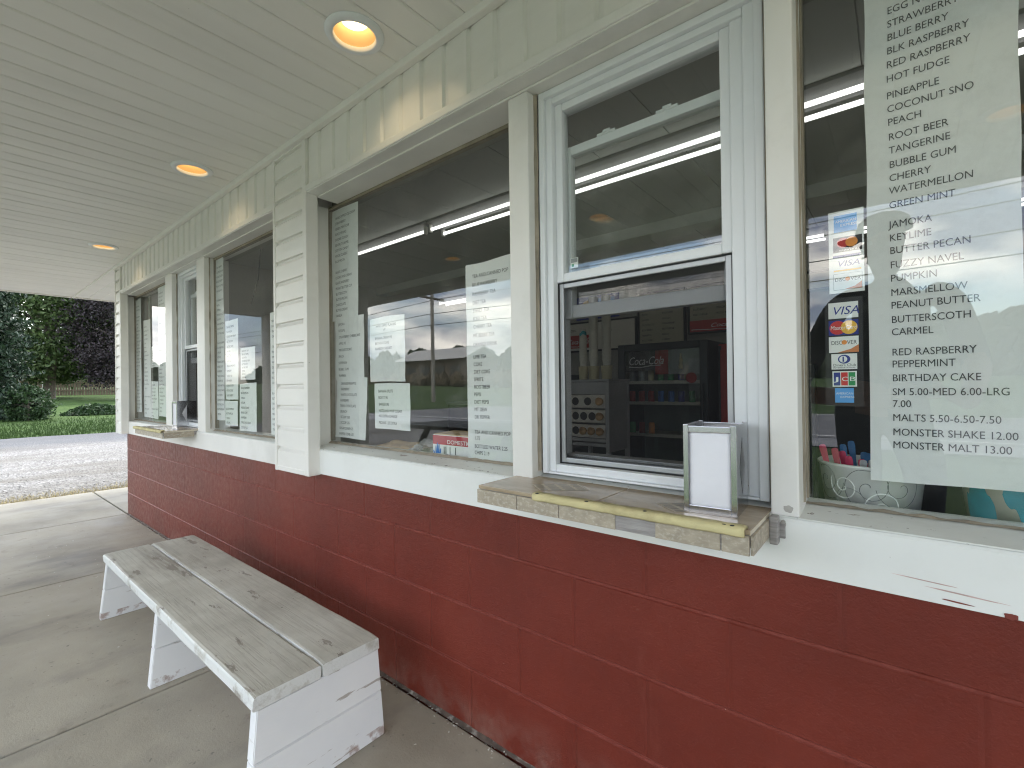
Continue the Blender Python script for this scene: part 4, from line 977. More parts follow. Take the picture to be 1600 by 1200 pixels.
far(-3.145, -2.930, 1.20, 1.395, 9, 2, 'small upper sheet at the right in the second window from the far corner', y=FY+.0018)
far(-3.155, -2.913, .888, 1.180, 9, 12, 'lower right sheet of prices in the second window from the far corner')
far(-2.725, -2.53, .885, 1.568, 22, 7, 'tall list beside the white siding column, right end of the far window pair')
far(-5.535, -5.365, .945, 1.99, 30, 3, 'tall list at the left edge of the farthest window')
far(-5.29, -5.07, .905, 1.775, 22, 8, 'long list second from the left in the farthest window', y=FY+.0016)
far(-5.05, -4.835, 1.342, 1.527, 8, 6, 'small sheet hanging in the center of the farthest window')
far(-5.06, -4.85, .90, 1.22, 10, 1, 'short low list in the center of the farthest window')
far(-4.835, -4.625, .925, 2.025, 32, 4, 'tall list beside the post of the farthest window')
bm = BM(); tube(bm, [(-3.15, .21, 2.45), (-3.16, .21, 2.1), (-3.20, .20, 1.85), (-3.28, .19, 1.70)], .004, 6)
o = obj('hanging_cable', bm, RUBBER); tag(o, 'thin dark cable hanging inside the second window from the far corner', 'cable')

# ---------------------------------------------------------------- card stickers
def rect(bm, x0, x1, z0, z1, y): poly(bm, [(x0, y, z0), (x1, y, z0), (x1, y, z1), (x0, y, z1)])
def disc(bm, x, z, r, y, n=28, sx=1): poly(bm, [(x+sx*r*cos(2*pi*k/n), y, z+r*sin(2*pi*k/n)) for k in range(n)])
def sticker(x0, z0, w, h, mat, label, name='card_sticker'):
    T = thing(name, label, 'sticker', 'card stickers in the right window', (x0, .1035, z0))
    bm = BM(); box(bm, 0, w, 0, .0006, 0, h); obj('backing', bm, mat, T); return T
def P_(T, name, mat, fn, y):
    bm = BM(); fn(bm, y); return obj(name, bm, mat, T)
T = sticker(-.1105, 1.330, .061, .175, WHITE, 'white sticker strip of four payment card logos, topmost beside the flavor list')
def amex(T, x, z, w, h, m=SKYB):
    p = P_(T, 'blue_logo', m, lambda b, y: rect(b, x, x+w, z, z+h, y), -.0003)
    P_(p, 'logo_lettering', WHITE, lambda b, y: (text_into(b, 'AMERICAN', x+w*.06, z+h*.56, h*.15, y, width=w*.9), text_into(b, 'EXPRESS', x+w*.28, z+h*.32, h*.15, y, width=w*.72)), -.0006)
amex(T, .0095, .130, .040, .036)
p = P_(T, 'dark_logo', BLACK, lambda b, y: rect(b, .008, .058, .087, .119, y), -.0003)
P_(p, 'red_circle', RED, lambda b, y: disc(b, .025, .1065, .0105, y), -.0006); P_(p, 'orange_circle', ORANGE, lambda b, y: disc(b, .040, .1065, .0105, y), -.0008)
P_(p, 'logo_lettering', WHITE, lambda b, y: text_into(b, 'mastercard', .018, .089, .0045, y, width=.030), -.001)
P_(T, 'navy_bar', NAVY, lambda b, y: rect(b, .007, .055, .076, .081, y), -.0003); P_(T, 'gold_bar', YEL, lambda b, y: rect(b, .008, .056, .046, .0495, y), -.0003)
P_(T, 'logo_lettering', NAVY, lambda b, y: text_into(b, 'VISA', .013, .0565, .0125, y, width=.037, shear=.25), -.0003)
p = P_(T, 'grey_border', GREYB, lambda b, y: rect(b, .0075, .0575, .0065, .0415, y), -.0002); P_(p, 'white_field', WHITE, lambda b, y: rect(b, .0082, .0568, .0072, .0408, y), -.0004)
P_(p, 'copper_swoosh', DISC, lambda b, y: poly(b, [(.026, y, .0072), (.0568, y, .0072), (.0568, y, .022), (.045, y, .0125)]), -.0006)
P_(p, 'logo_lettering', INK, lambda b, y: (text_into(b, 'DISC', .0100, .025, .0075, y, width=.018), text_into(b, 'VER', .0375, .025, .0075, y, width=.0175)), -.0007); P_(p, 'orange_dot', ORANGE, lambda b, y: disc(b, .0325, .0288, .0042, y), -.0008)
T = sticker(-.1195, 1.088, .066, .232, BLACK, 'black sticker strip of six payment card logos, under the white strip')
p = P_(T, 'white_field', WHITE, lambda b, y: rect(b, .0065, .0585, .188, .222, y), -.0003); P_(p, 'logo_lettering', NAVY, lambda b, y: text_into(b, 'VISA', .012, .196, .018, y, width=.044, shear=.25), -.0006)
p = P_(T, 'navy_field', NAVY, lambda b, y: rect(b, .0065, .0585, .152, .184, y), -.0003)
P_(p, 'red_circle', RED, lambda b, y: disc(b, .0225, .168, .0145, y), -.0005); P_(p, 'yellow_circle', YEL, lambda b, y: disc(b, .0425, .168, .0145, y), -.0007)
P_(p, 'logo_lettering', WHITE, lambda b, y: text_into(b, 'MasterCard', .0095, .164, .009, y, width=.046, shear=.12), -.0010)
p = P_(T, 'white_field', WHITE, lambda b, y: rect(b, .0065, .0585, .115, .149, y), -.0003); P_(p, 'copper_swoosh', DISC, lambda b, y: poly(b, [(.022, y, .115), (.0585, y, .115), (.0585, y, .131), (.045, y, .122)]), -.0005)
P_(p, 'logo_lettering', INK, lambda b, y: (text_into(b, 'DISC', .0105, .132, .0088, y, width=.019), text_into(b, 'VER', .0385, .132, .0088, y, width=.017)), -.0006); P_(p, 'orange_dot', ORANGE, lambda b, y: disc(b, .0338, .1364, .0048, y), -.0007)
p = P_(T, 'white_field', WHITE, lambda b, y: rect(b, .0105, .0555, .079, .112, y), -.0003); P_(p, 'blue_circle', NAVY, lambda b, y: disc(b, .033, .1005, .0095, y, sx=1.15), -.0005); P_(p, 'white_circle', WHITE, lambda b, y: disc(b, .0315, .1005, .007, y), -.0006)
P_(p, 'blue_bar', NAVY, lambda b, y: rect(b, .0302, .0328, .095, .106, y), -.0008)
P_(p, 'logo_lettering', INK, lambda b, y: (text_into(b, 'Diners Club', .0135, .0855, .0058, y, width=.039), text_into(b, 'INTERNATIONAL', .0135, .0812, .0030, y, width=.039)), -.0006)
p = P_(T, 'white_field', WHITE, lambda b, y: rect(b, .012, .0545, .042, .075, y), -.0003)
for k, (mm, ch) in enumerate(((NAVY, 'J'), (RED, 'C'), (CGREEN, 'B'))):
    q = P_(p, 'logo_bar', mm, lambda b, y: rect(b, .0142+.0130*k, .0258+.0130*k, .0445, .0725, y), -.0005); P_(p, 'logo_letter', WHITE, lambda b, y: text_into(b, ch, .0150+.0130*k, .054, .0095, y, width=.010), -.0008)
amex(T, .016, .008, .033, .031)
# little label in the upper sash
T = thing('window_label', 'tiny white label with an orange bar in the upper sash of the order window', 'sticker', loc=(-.752, .083, 1.49))
bm = BM(); box(bm, 0, .026, 0, .0005, 0, .030); obj('backing', bm, WHITE, T)
bm = BM(); rect(bm, .002, .024, .016, .0285, -.0004); obj('grey_print', bm, GREYB, T)
bm = BM(); rect(bm, .004, .012, .004, .012, -.0004); obj('green_print', bm, CGREEN, T)

# ---------------------------------------------------------------- tubs, spoons, box and bag on the window shelves
SZ = .8005
def tub(x, y, r0, r1, h, label, kind):
    T = thing('paper_tub', label, 'paper tub', 'paper tubs in the right window', (x, y, SZ))
    bm = BM(); lathe(bm, [(r0*.97, .004), (r0, 0), (r1, h-.006), (r1+.003, h-.005), (r1+.0035, h-.001), (r1+.001, h+.001), (r1-.002, h-.003), (r0*.95, .008)], n=56); obj('tub_wall', bm, WHITE if kind == 'swirl' else CUPW, T, True)
    R = lambda z: r0+(r1-r0)*z/h+.0006
    def on(a, z): return Vector((R(z)*sin(a), -R(z)*cos(a), z))
    if kind == 'swirl':
        def spiral(a0, z0, R0, turns, dirn, mat, wd, nm, st=0):
            bm = BM(); n = 70; pts = []
            for i in range(n+1):
                t_ = i/n; rr = R0*(t_**.8)*1.0+.002; th = st+dirn*turns*2*pi*t_
                pts.append(on(a0+rr*cos(th)/r1, min(max(z0+rr*sin(th), .002), h-.008)))
            tube(bm, pts, wd, 5); obj(nm, bm, mat, T)
        spiral(-.98, .118, .045, 2.0, 1, INKGREY, .0006, 'dark_swirl'); spiral(.02, .112, .055, 1.7, 1, INKGREY, .0006, 'dark_swirl', 1); spiral(.62, .115, .045, 1.8, -1, INKGREY, .0005, 'dark_swirl', 2); spiral(-.45, .075, .05, 1.4, -1, GREYB, .0006, 'dark_swirl')
        W2 = paint('pale_swirl', (.86, .87, .85), .5)
        spiral(-.5, .11, .03, 1.6, -1, W2, .0012, 'pale_swirl'); spiral(.3, .07, .035, 1.5, 1, W2, .0012, 'pale_swirl')
    else:
        TEAL = paint('tub_teal', (.01, .27, .36), .5, .3, 20)
        for a0, a1, zc, hh, sd_ in ((-1.30, -.62, .085, .10, 1), (-.50, .75, .125, .09, 2), (.1, 1.3, .05, .05, 3)):
            bm = BM(); n = 40
            top = []; bot = []
            for i in range(n+1):
                t_ = i/n; a = a0+(a1-a0)*t_; e = sin(pi*t_)**.5
                top.append(bm.verts.new(on(a, min(zc+hh*.5*e*(1+.5*noise.noise((t_*9, sd_, 0))), h-.008)))); bot.append(bm.verts.new(on(a, max(zc-hh*.5*e*(1+.6*noise.noise((t_*11, sd_, 5)))-.02*t_, .004))))
            for i in range(n): bm.faces.new((top[i], top[i+1], bot[i+1], bot[i]))
            obj('teal_brush_stroke', bm, TEAL, T)
    return T
tub(-.050, .225, .080, .097, .158, 'white swirl-patterned paper tub of plastic spoons, behind the right window', 'swirl')
tub(.195, .225, .080, .097, .158, 'white paper tub with teal brush strokes at the right edge of the photo', 'teal')
PINK = paint('pink_plastic', (.75, .06, .16), .35, .1, 20); BLUEP = paint('blue_plastic', (.04, .20, .48), .35, .1, 20); CLEARW = paint('clear_white_plastic', (.62, .66, .70), .3, .05, 20)
rnd = random.Random(11)
def spoon(x, y, lx, ly, L_, mat, label, grp):
    T = None
    bm = BM(); a = Vector((x, y, SZ+.035)); b = Vector((x+lx, y+ly, SZ+.035+L_))
    d = (b-a).normalized(); s = Vector((1, 0, 0)); s = (s-d*s.dot(d)).normalized(); nn = d.cross(s)
    prof = [(0, .009), (.12, .011), (.22, .006), (.32, .0042), (.7, .0050), (.93, .0072), (.985, .0062), (1, .003)]
    rows = []
    for t_, w_ in prof:
        p = a+(b-a)*t_; rows.append([bm.verts.new(p+s*w_-nn*.0013), bm.verts.new(p+nn*.0010), bm.verts.new(p-s*w_-nn*.0013), bm.verts.new(p-nn*.0022)])
    for A, Bq in zip(rows, rows[1:]):
        for k in range(4): bm.faces.new((A[k], A[(k+1) % 4], Bq[(k+1) % 4], Bq[k]))
    bm.faces.new(rows[0]); bm.faces.new(rows[-1][::-1])
    o = obj('plastic_spoon', bm, mat); tag(o, label, 'spoon', grp)
for k in range(6): spoon(-.105+.012*k, .205+.012*(k % 3), -.034+.006*k+rnd.uniform(-.006, .006), rnd.uniform(-.02, .02), .158-.008*k, PINK, 'pink plastic spoon handle leaning at the left of the swirl tub', 'pink spoons in the swirl tub')
for k in range(6): spoon(-.085+.016*k, .25+.008*(k % 2), -.012+.008*rnd.uniform(-1, 1), rnd.uniform(-.01, .02), .155+rnd.uniform(-.02, .008), BLUEP, 'blue plastic spoon handle standing behind the pink ones', 'blue spoons in the swirl tub')
for k in range(4): spoon(-.062+.015*k, .20+.01*(k % 2), rnd.uniform(-.004, .006), rnd.uniform(-.01, .01), .128, CLEARW, 'clear white plastic spoon tip low in the swirl tub', 'clear spoons in the swirl tub')
T = thing('dark_backdrop', 'added black freezer close behind the card stickers', 'backdrop', loc=(-.27, .72, 0))  # added black cabinet, keeps the interior behind the glass dark
bm = BM(); box(bm, 0, .78, .03, .6, .02, 1.46, .015); obj('cabinet_shell', bm, BLACK, T)
bm = BM(); box(bm, .01, .77, 0, .029, .10, 1.45, .01); D = obj('door', bm, BLACK, T)
bm = BM(); box(bm, .04, .065, -.045, -.001, .7, 1.2, .006); obj('handle', bm, COOLDK, D)
# glove box
T = thing('glove_box', 'red and white carton with a blue hand, lettered domestic, in the middle window', 'carton', loc=(-1.452, .145, SZ))
bm = BM(); box(bm, 0, .24, 0, .12, 0, .150, .002); obj('carton', bm, WHITE, T)
bm = BM(); rect(bm, .001, .239, .112, .148, -.0006); obj('red_band', bm, paint('carton_red', (.45, .03, .045), .45), T)
bm = BM(); text_into(bm, 'DOMESTIC', .085, .1165, .0165, -.0012, width=.125); obj('carton_lettering', bm, WHITE, T)
bm = BM(); 
hand = [(.016, .02), (.012, .06), (.004, .085), (.007, .089), (.017, .074), (.018, .105), (.0215, .106), (.0235, .08), (.027, .118), (.031, .118), (.0315, .082), (.037, .114), (.041, .112), (.0395, .078), (.047, .098), (.0505, .095), (.047, .07), (.049, .02)]
poly(bm, [(x, -.0013, z) for x, z in hand]); obj('blue_hand', bm, BLUE, T)
bm = BM()
for x0, x1, z0, z1 in ((.066, .070, .04, .105), (.076, .080, .06, .105), (.086, .094, .05, .07), (.10, .103, .04, .105), (.112, .124, .06, .075), (.13, .134, .04, .105)): rect(bm, x0, x1, z0, z1, -.0013)
obj('black_print', bm, BLACK, T)
bm = BM(); box(bm, .004, .236, .004, .116, .1505, .156, .002)
for v in bm.verts: v.co.z += .006*noise.noise(v.co*40)
obj('torn_flap', bm, TAN, T)
# crumpled clear bag, tan bread bag
def blob(name, c, r, mat, label, cat, amp, f, sub=4, flat_=SZ):
    bm = BM(); bmesh.ops.create_icosphere(bm, subdivisions=sub, radius=1)
    for v in bm.verts:
        d = v.co.copy(); k = 1+amp*(noise.noise(d*f)+.5*abs(noise.noise(d*f*2.3)))
        v.co = Vector((c[0]+d.x*r[0]*k, c[1]+d.y*r[1]*k, max(c[2]+d.z*r[2]*k, flat_+.0005)))
    o = obj(name, bm, mat); tag(o, label, cat); return o
BAGM = bpy.data.materials.new('clear_bag'); BAGM.use_nodes = True
_t = BAGM.node_tree; _b = _t.nodes['Principled BSDF']; _b.inputs['Base Color'].default_value = (.75, .76, .75, 1); _b.inputs['Roughness'].default_value = .18
_tr = _t.nodes.new('ShaderNodeBsdfTransparent'); _ms = _t.nodes.new('ShaderNodeMixShader'); _ms.inputs[0].default_value = .45
_t.links.new(_tr.outputs[0], _ms.inputs[1]); _t.links.new(_b.outputs[0], _ms.inputs[2]); _t.links.new(_ms.outputs[0], _t.nodes['Material Output'].inputs[0])
blob('plastic_bag', (-1.56, .25, .835), (.12, .10, .062), BAGM, 'crumpled clear plastic bag left of the red carton', 'plastic bag', .45, 2.6)
blob('bread_bag', (-1.80, .27, .83), (.19, .11, .058), paint('brown_paper', (.50, .36, .20), .7, .2, 10), 'long tan paper bag lying on the shelf of the middle window', 'paper bag', .22, 2.0)

# ---------------------------------------------------------------- vegetation and yard
def leaves_into(bm, c, n, size, rnd, flat_=.5):
    for _ in range(n):
        pass
def leaf(bm, p, s, rnd, droop=0):
    a = Vector((rnd.gauss(0, 1), rnd.gauss(0, 1), rnd.gauss(0, 1)-droop)).normalized(); b = a.cross(Vector((rnd.gauss(0, 1), rnd.gauss(0, 1), rnd.gauss(0, 1)))).normalized()
    bm.faces.new([bm.verts.new(p+q) for q in (-a*s, b*s*.45, a*s, -b*s*.45)])
def broad_tree(name, label, loc, h, r, zb, mat, nclump, nleaf, ls, seed, group=None):
    rnd = random.Random(seed); T = thing(name, label, 'tree', group, loc)
    bm = BM(); tr = .03*h; pts = [(0, 0, -.2), (.02*h, .01*h, h*.2), (-.01*h, .02*h, h*.45), (0, 0, h*.8)]; tube(bm, pts, tr, 10, .25)
    for k in range(9):
        a = rnd.uniform(0, 2*pi); z0 = h*rnd.uniform(.15, .55); tube(bm, [(0, 0, z0), (cos(a)*r*.4, sin(a)*r*.4, z0+h*.08), (cos(a)*r*.8, sin(a)*r*.8, z0+h*.12)], tr*.35, 6, .3)
    obj('trunk', bm, BARK, T)
    bm = BM(); H = h-zb
    for k in range(nclump):
        u = rnd.random(); z = zb+H*u; prof = (sin(pi*min(1, u*.92+.10)))**.55
        rr = r*prof*(.55+.45*rnd.random()**.4)*(1+.25*noise.noise((u*4, seed, k*.1))); a = rnd.uniform(0, 2*pi)
        c = Vector((cos(a)*rr, sin(a)*rr, z)); cs = r*rnd.uniform(.10, .24)
        for _ in range(nleaf):
            p = c+Vector((rnd.gauss(0, cs), rnd.gauss(0, cs), rnd.gauss(0, cs*.45)))
            leaf(bm, p, ls*rnd.uniform(.6, 1.3), rnd, .4)
    obj('crown', bm, mat, T); return T
def spruce(name, label, loc, h, r, mat, seed):
    rnd = random.Random(seed); T = thing(name, label, 'tree', None, loc)
    bm = BM(); tube(bm, [(0, 0, -.2), (0, 0, h*.95)], .02*h, 8, .1); obj('trunk', bm, BARK, T)
    bm = BM(); z = .1
    while z < h*.98:
        k = 1-z/h; rr = r*(k**.8)*rnd.uniform(.8, 1.15); nb = max(5, int(14*k+4))
        for i in range(nb):
            a = 2*pi*i/nb+rnd.uniform(-.3, .3); L_ = rr*rnd.uniform(.7, 1.15)
            for s in range(int(L_/.085)):
                t_ = s*.085; p = Vector((cos(a)*t_, sin(a)*t_, z-.30*t_*.8+.12*(t_/max(L_, .1))**2))
                wd = .10+.22*(1-t_/max(L_, .1))*.8
                for _ in range(5):
                    q = p+Vector((rnd.gauss(0, wd*.5), rnd.gauss(0, wd*.5), rnd.gauss(0, .04)-.03)); leaf(bm, q, rnd.uniform(.05, .10), rnd, .8)
        z += .17
    obj('crown', bm, mat, T); return T
def gh(x, y): return gz(x, y)
spruce('spruce_tree', 'dark blue-green spruce at the left edge, branches down to the lawn', (-25.6, .05, gh(-25.6, 0)), 9.5, 1.65, LEAF_SPRUCE, 3)
broad_tree('shade_tree', 'loose mid green tree with gaps of sky, between the spruce and the purple tree', (-45, 3.7, gh(-45, 3)), 12, 3.9, 1.5, LEAF_GREEN, 420, 110, .16, 5)
broad_tree('purple_tree', 'dark purple-leaved tree with low branches beside the building corner', (-39.5, 7.1, gh(-40, 6)), 10.5, 2.75, 1.0, LEAF_PURPLE, 330, 100, .10, 8)
broad_tree('shrub', 'low leafy green shrub spreading at the foot of the spruce', (-24.4, .95, gh(-24, 1)), 1.25, .62, .05, LEAF_LOW, 70, 60, .055, 12)
rnd = random.Random(9)
bm = BM()
for _ in range(2600):
    a = rnd.uniform(0, 2*pi); q = rnd.random()**.5; p = Vector((cos(a)*q*.9, sin(a)*q*1.15, .02+.45*(1-q*q)*rnd.random())); leaf(bm, p, rnd.uniform(.04, .10), rnd)
o = obj('low_bush', bm, LEAF_LOW, loc=(-26.4, 3.2, gh(-26.4, 3.7))); tag(o, 'low dark green bush standing alone on the lawn', 'bush')
# far trees closing the view
for k, (x, y, h, r) in enumerate(((-62, -4, 12, 5.5), (-66, 5, 14, 6), (-64, 14, 13, 6.5))):
    broad_tree('background_tree', ('leafy background tree behind the spruce', 'leafy background tree behind the loose green tree', 'leafy background tree behind the purple tree')[k], (x, y, gh(x, y)), h, r, 1.0, LEAF_GREEN, 120, 60, .30, 20+k, 'trees beyond the fence')
T = thing('picket_fence', 'weathered brown picket fence under the trees beyond the lawn', 'fence', loc=(-51, 2, gh(-51, 2)))
bm = BM(); rnd = random.Random(2)
y = 0
while y < 12: hh = 1.25+rnd.uniform(-.05, .05); box(bm, -.02, .02, y, y+.13, 0, hh); y += .165
obj('pickets', bm, FENCEWOOD, T)
for z in (.35, 1.0):
    bm = BM(); box(bm, .021, .06, 0, 12, z, z+.09); obj('rail', bm, FENCEWOOD, T)
bm = BM(); lathe(bm, [(.07, 0), (.07, 2.0), (.09, 2.02), (.09, 2.06), (.02, 2.12)], n=14); o = obj('white_post', bm, TRIM, loc=(-49, 3.87, gh(-49, 3))); tag(o, 'slim white post in front of the picket fence', 'post')
T = thing('red_shed', 'low shed with a red roof, barely visible beside the spruce', 'shed', loc=(-56, 3.4, gh(-56, 0)))
bm = BM(); box(bm, -1.5, 1.5, -1.4, 1.6, 0, 1.5); obj('wall', bm, FENCEWOOD, T)
bm = BM(); prism(bm, [(-1.8, 1.5), (0, 2.3), (1.8, 1.5)], 1, -1.6, 1.8); obj('roof', bm, COLARED, T)
# across the road, seen only in the glass
def far_wood(name, pts, seed, mat, label):
    rnd = random.Random(seed); bm = BM()
    for x, y, r, h in pts:
        bmesh.ops.create_icosphere(bm, subdivisions=4, radius=1, matrix=Matrix.Translation((x, y, gz(x, y)+h*.42))@Matrix.Diagonal((r, r*.7, h*.5, 1)))
    for v in bm.verts: v.co += Vector((1, 1, .9))*1.8*noise.noise(v.co*.3)+Vector((.6, .6, .8))*1.3*noise.noise(v.co*.9)+Vector((.5, .5, .7))*noise.noise(v.co*2.3)
    o = struct(name, bm, mat, 'stuff'); o['label'] = label; o['category'] = 'woods'
rnd = random.Random(4)
WOODM = paint('far_foliage', (.045, .065, .035), .9, .4, .5)
pts = []
for k in range(95):
    x = -330+k*4.6+rnd.uniform(-2, 2); y = -105-.12*abs(x+100)+rnd.uniform(-12, 12); pts.append((x, y, rnd.uniform(3.5, 6), rnd.uniform(7, 13)))
for k in range(24):
    y = -90+k*7; pts.append((-330+rnd.uniform(-10, 10), y, 7, rnd.uniform(14, 20)))
far_wood('far_wood', pts, 1, WOODM, 'dark line of far trees mirrored in the window glass')
bm = BM(); rowp = []
for i in range(41):
    x = -420+i*21; rowp.append((x, 9+16*max(0, noise.noise((x*.012, 3, 0))+.25)))
for a, b in zip(rowp, rowp[1:]): bm.faces.new([bm.verts.new(p) for p in ((a[0], -150, 0), (b[0], -150, 0), (b[0], -330, b[1]+4), (a[0], -330, a[1]+4))])
struct('far_hills', bm, paint('far_hill', (.06, .085, .055), .9, .3, .03))
T = thing('farm_building', 'long low farm building with a pale roof mirrored in the middle window', 'building', loc=(-66, -60, gz(-66, -60)))
bm = BM(); box(bm, -9, 9, -4, 4, 0, 4.2); obj('wall', bm, FENCEWOOD, T)
bm = BM(); prism(bm, [(-5, 4.0), (0, 6.4), (5, 4.0), (0, 6.1)], 0, -9.6, 9.6); obj('roof', bm, paint('pale_metal_roof', (.55, .54, .50), .5), T)
for k in range(4):
    bm = BM(); box(bm, -7+4*k, -4.4+4*k, 4.01, 4.08, .2, 2.8); obj('door', bm, COOLDK, T)
T = thing('field_hedge', 'brown unmown strip mirrored behind the lawn across the road', 'hedge', loc=(-60, -44, gz(-60, -44)))
bm = BM()
for k in range(60): bmesh.ops.create_icosphere(bm, subdivisions=3, radius=1, matrix=Matrix.Translation((-40+k*1.4, rnd.uniform(-1, 1), .5))@Matrix.Diagonal((1.3, .9, 1.0, 1)))
for v in bm.verts: v.co += Vector((.5, .5, .6))*noise.noise(v.co*.7)+Vector((.35, .35, .5))*noise.noise(v.co*2.6)
obj('growth', bm, paint('brown_growth', (.14, .105, .06), .9, .4, .8), T)
T = thing('utility_pole', 'grey wooden utility pole with crossarm mirrored in the middle window', 'utility pole', loc=(-24.6, -20.2, -.05))
bm = BM(); tube(bm, [(0, 0, -.3), (0, 0, 9.5)], .14, 10, .75); obj('pole', bm, paint('pole_wood', (.34, .31, .27), .85, .2, 6), T)
bm = BM(); box(bm, -.06, .06, -1.1, 1.1, 7.2, 7.34, .01); obj('crossarm', bm, FENCEWOOD, T)
for k, (dy, z) in enumerate(((-1, 7.4), (1, 7.4), (0, 6.2), (.2, 5.4))):
    bm = BM(); pts = []
    for i in range(40):
        t_ = i/39; x = -110+150*t_; sag = .6*(((x+24.6+200) % 40)/40-.5)**2*4-.6; pts.append((x, -20.2+dy, z+sag*.7))
    tube(bm, pts, .02, 5); o = obj('power_line', bm, RUBBER); tag(o, 'overhead wire over the road, mirrored in the glass, %s' % ('outer top line', 'inner top line', 'middle line', 'lowest line')[k], 'wire', 'wires along the road')
# picnic table at the porch edge
T = thing('picnic_table', 'dark picnic table mirrored low in the middle window', 'picnic table', loc=(-3.3, -2.15, 0)); DW = paint('dark_table_wood', (.05, .045, .04), .6, .3, 8)
for k in range(4):
    bm = BM(); box(bm, -.8, .8, -.33+.17*k, -.175+.17*k, .71, .75, .004); obj('top_plank', bm, DW, T)
for s in (-1, 1):
    bm = BM(); box(bm, -.8, .8, s*.62-.12, s*.62+.12, .40, .44, .004); obj('seat', bm, DW, T)
for xx in (-.55, .55):
    bm = BM(); tube(bm, [(xx, -.62, 0), (xx, -.18, .71)], .04, 4); tube(bm, [(xx, .62, 0), (xx, .18, .71)], .04, 4); box(bm, xx-.02, xx+.02, -.70, .70, .35, .40); obj('trestle', bm, DW, T)
# ---------------------------------------------------------------- the photographer, mirrored in the right window
SKIN = paint('skin', (.42, .24, .17), .5, .08, 20); SHIRT = paint('black_shirt', (.016, .017, .02), .85, .2, 14); TROUS = paint('navy_trousers', (.02, .025, .04), .85, .2, 14); SHOE = paint('dark_shoe', (.03, .025, .02), .6)
PC = CAM+r2*.045-u2*.02-fw*.016      # phone centre, just behind the lens
PX, PY = -.02, -1.56
joints = {}; edges_ = []
def J(n, p, r, par=None):
    joints[n] = (Vector(p), r)
    if par: edges_.append((par, n))
J('pelvis', (PX-.05, PY, 1.00), (.205, .135)); J('waist', (PX-.04, PY+.01, 1.15), (.195, .135), 'pelvis'); J('chest', (PX-.01, PY, 1.38), (.195, .135), 'waist'); J('upper', (PX, PY, 1.53), (.12, .10), 'chest')
J('neck', (PX-.005, PY+.01, 1.645), (.062, .062), 'upper'); J('jaw', (PX-.02, PY+.03, 1.735), (.072, .075), 'neck'); J('skull', (PX-.015, PY+.02, 1.83), (.085, .098), 'jaw'); J('crown', (PX-.01, PY+.02, 1.895), (.07, .08), 'skull')
wr = {}
for s, nm in ((-1, 'l'), (1, 'r')):
    hand = PC+r2*(.088*s)-fw*.012-u2*.012; wrist = hand+r2*(.045*s)-fw*.085-u2*.055; wr[nm] = (hand, wrist)
    J('clav'+nm, (PX+.13*s, PY, 1.555), (.085, .075), 'upper'); J('sho'+nm, (PX+.21*s, PY, 1.52), (.068, .065), 'clav'+nm)
    J('elb'+nm, (PX+(.395 if s < 0 else .29)*s, PY+.06, 1.08 if s < 0 else 1.20), (.056, .054), 'sho'+nm)
    J('wri'+nm, wrist, (.029, .029), 'elb'+nm); J('pal'+nm, hand-r2*(-.012*s)-fw*.03-u2*.02, (.030, .022), 'wri'+nm); J('knu'+nm, hand+r2*(.004*s)-fw*.008, (.024, .020), 'pal'+nm)
    J('hip'+nm, (PX-.04+.11*s, PY, .92), (.105, .105), 'pelvis'); J('thi'+nm, (PX+.115*s, PY+.01, .72), (.085, .088), 'hip'+nm); J('kne'+nm, (PX+.12*s, PY+.02, .51), (.062, .064), 'thi'+nm)
    J('cal'+nm, (PX+.125*s, PY, .34), (.056, .060), 'kne'+nm); J('ank'+nm, (PX+.13*s, PY-.02, .10), (.043, .048), 'cal'+nm); J('hee'+nm, (PX+.13*s, PY-.015, .048), (.044, .044), 'ank'+nm); J('toe'+nm, (PX+.15*s, PY+.17, .036), (.042, .030), 'hee'+nm)
    for k in range(4):     # fingers folded round the end of the phone
        a = hand+r2*(-.002*s)-fw*.004-u2*(.030-.020*k); q = .0085 if k < 3 else .0075
        L1 = (.026, .030, .028, .022)[k]
        J('fa%d%s' % (k, nm), a, (q, q), 'knu'+nm); b = a-r2*(L1*s)+fw*.004; J('fb%d%s' % (k, nm), b, (q*.92, q*.92), 'fa%d%s' % (k, nm)); J('fc%d%s' % (k, nm), b-r2*(.016*s)-fw*.002, (q*.8, q*.8), 'fb%d%s' % (k, nm))
    a = hand-u2*.02-fw*.036; J('ta'+nm, a, (.012, .012), 'pal'+nm); J('tb'+nm, a-r2*(.022*s)+u2*.014+fw*.006, (.010, .010), 'ta'+nm); J('tc'+nm, a-r2*(.040*s)+u2*.026+fw*.010, (.008, .008), 'tb'+nm)
names = list(joints); me = bpy.data.meshes.new('person'); me.from_pydata([joints[n][0] for n in names], [(names.index(a), names.index(b)) for a, b in edges_], [])
po = bpy.data.objects.new('person', me); COL.objects.link(po)
md = po.modifiers.new('skin', 'SKIN'); md.use_smooth_shade = True; md.branch_smoothing = .6
for i, n in enumerate(names):
    v = me.skin_vertices[0].data[i]; v.radius = joints[n][1]; v.use_root = (n == 'pelvis')
sb = po.modifiers.new('sub', 'SUBSURF'); sb.levels = 2; sb.render_levels = 2
me2 = bpy.data.meshes.new_from_object(po.evaluated_get(bpy.context.evaluated_depsgraph_get()))
po.modifiers.clear(); po.data = me2; bpy.data.meshes.remove(me)
for mm in (SKIN, SHIRT, TROUS, SHOE): me2.materials.append(mm)
hd = Vector((-.86, .5, -.05)).normalized(); hc = Vector((PX-.015, PY+.02, 1.80))   # where the face looks
sideh = hd.cross(Vector((0, 0, 1))).normalized()
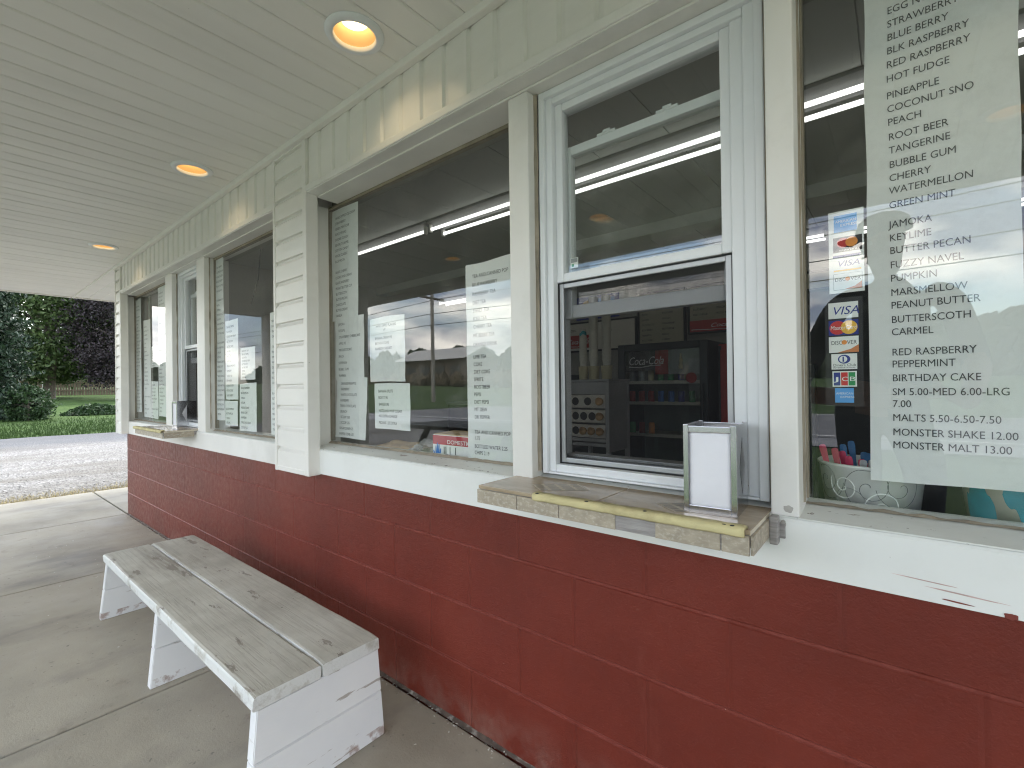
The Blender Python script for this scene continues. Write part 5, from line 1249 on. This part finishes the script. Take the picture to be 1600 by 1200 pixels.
for v in me2.vertices:         # pull out brow, nose, chin on the face side
    d = v.co-hc
    if v.co.z > 1.70:
        f = d.dot(hd); s_ = abs(d.dot(sideh))
        if f > .03 and s_ < .018 and 1.755 < v.co.z < 1.80: v.co += hd*.022
        if f > .02 and s_ < .03 and 1.70 < v.co.z < 1.725: v.co += hd*.010
for p in me2.polygons:
    c = p.center; p.use_smooth = True
    arm = min((c-joints['wri'+n][0]).length+0 for n in 'lr')
    fore = False
    for n in 'lr':
        e, w_ = joints['elb'+n][0], joints['wri'+n][0]; sh = joints['sho'+n][0]
        t_ = (c-e).dot(w_-e)/(w_-e).length_squared
        if t_ > .05 and (c-(e+(w_-e)*min(t_, 1))).length < .14 and c.y > PY+.10: fore = True
    p.material_index = 0 if (c.z > 1.625 or fore) else 1 if c.z > .98 else 2 if c.z > .085 else 3
tag(po, 'person in a cap and dark clothes holding up a phone, mirrored in the right window', 'person')
def onhead(f, s, z): return Vector((hc.x, hc.y, z))+hd*f+sideh*s
bm = BM()
for k, (r, z) in enumerate(((1.0, 1.838), (1.0, 1.868), (.90, 1.905), (.62, 1.930), (.25, 1.942))):
    ring = []
    for i in range(28):
        a = 2*pi*i/28; ring.append(bm.verts.new(onhead(.112*r*cos(a)+.005, .098*r*sin(a), z-(.012*cos(a) if k == 0 else 0))))
    if k:
        for i in range(28): bm.faces.new((last[i], last[(i+1) % 28], ring[(i+1) % 28], ring[i]))
    last = ring
bm.faces.new(last); obj('cap', bm, SHIRT, po, True)
bm = BM(); T_ = []; U_ = []
for i in range(17):
    a = -1.15+2.3*i/16; T_.append(bm.verts.new(onhead(.108*cos(a)+.008, .095*sin(a), 1.838))); U_.append(bm.verts.new(onhead(.108*cos(a)+.008+.085*cos(a)**.5, .090*sin(a), 1.822-.012*sin(a)**2)))
for i in range(16): bm.faces.new((T_[i], T_[i+1], U_[i+1], U_[i]))
g = bmesh.ops.extrude_face_region(bm, geom=bm.faces[:]); bmesh.ops.translate(bm, vec=(0, 0, .004), verts=[v for v in g['geom'] if isinstance(v, bmesh.types.BMVert)])
obj('cap_visor', bm, SHIRT, po, True)
for s in (-1, 1):
    bm = BM(); bmesh.ops.create_uvsphere(bm, u_segments=12, v_segments=8, radius=.011, matrix=Matrix.Translation(onhead(.082, .032*s, 1.795))); obj('eye', bm, WHITE, po, True)
    bm = BM(); bmesh.ops.create_uvsphere(bm, u_segments=12, v_segments=8, radius=1, matrix=Matrix.Translation(onhead(-.005, .088*s, 1.785))@Matrix.Diagonal((.014, .014, .03, 1))); obj('ear', bm, SKIN, po, True)
bm = BM(); tube(bm, [onhead(.088, -.022, 1.738), onhead(.094, 0, 1.737), onhead(.088, .022, 1.738)], .005, 6); obj('mouth', bm, paint('lips', (.36, .15, .13), .5), po, True)
bm = BM(); box(bm, -.0735, .0735, -.036, .036, -.004, .004, .003)
ph = obj('phone', bm, RUBBER); M_ = Matrix((r2, u2, -fw)).transposed().to_4x4(); M_.translation = PC; ph.matrix_world = M_
tag(ph, 'dark phone held level by the person in the cap, mirrored in the right window', 'phone')
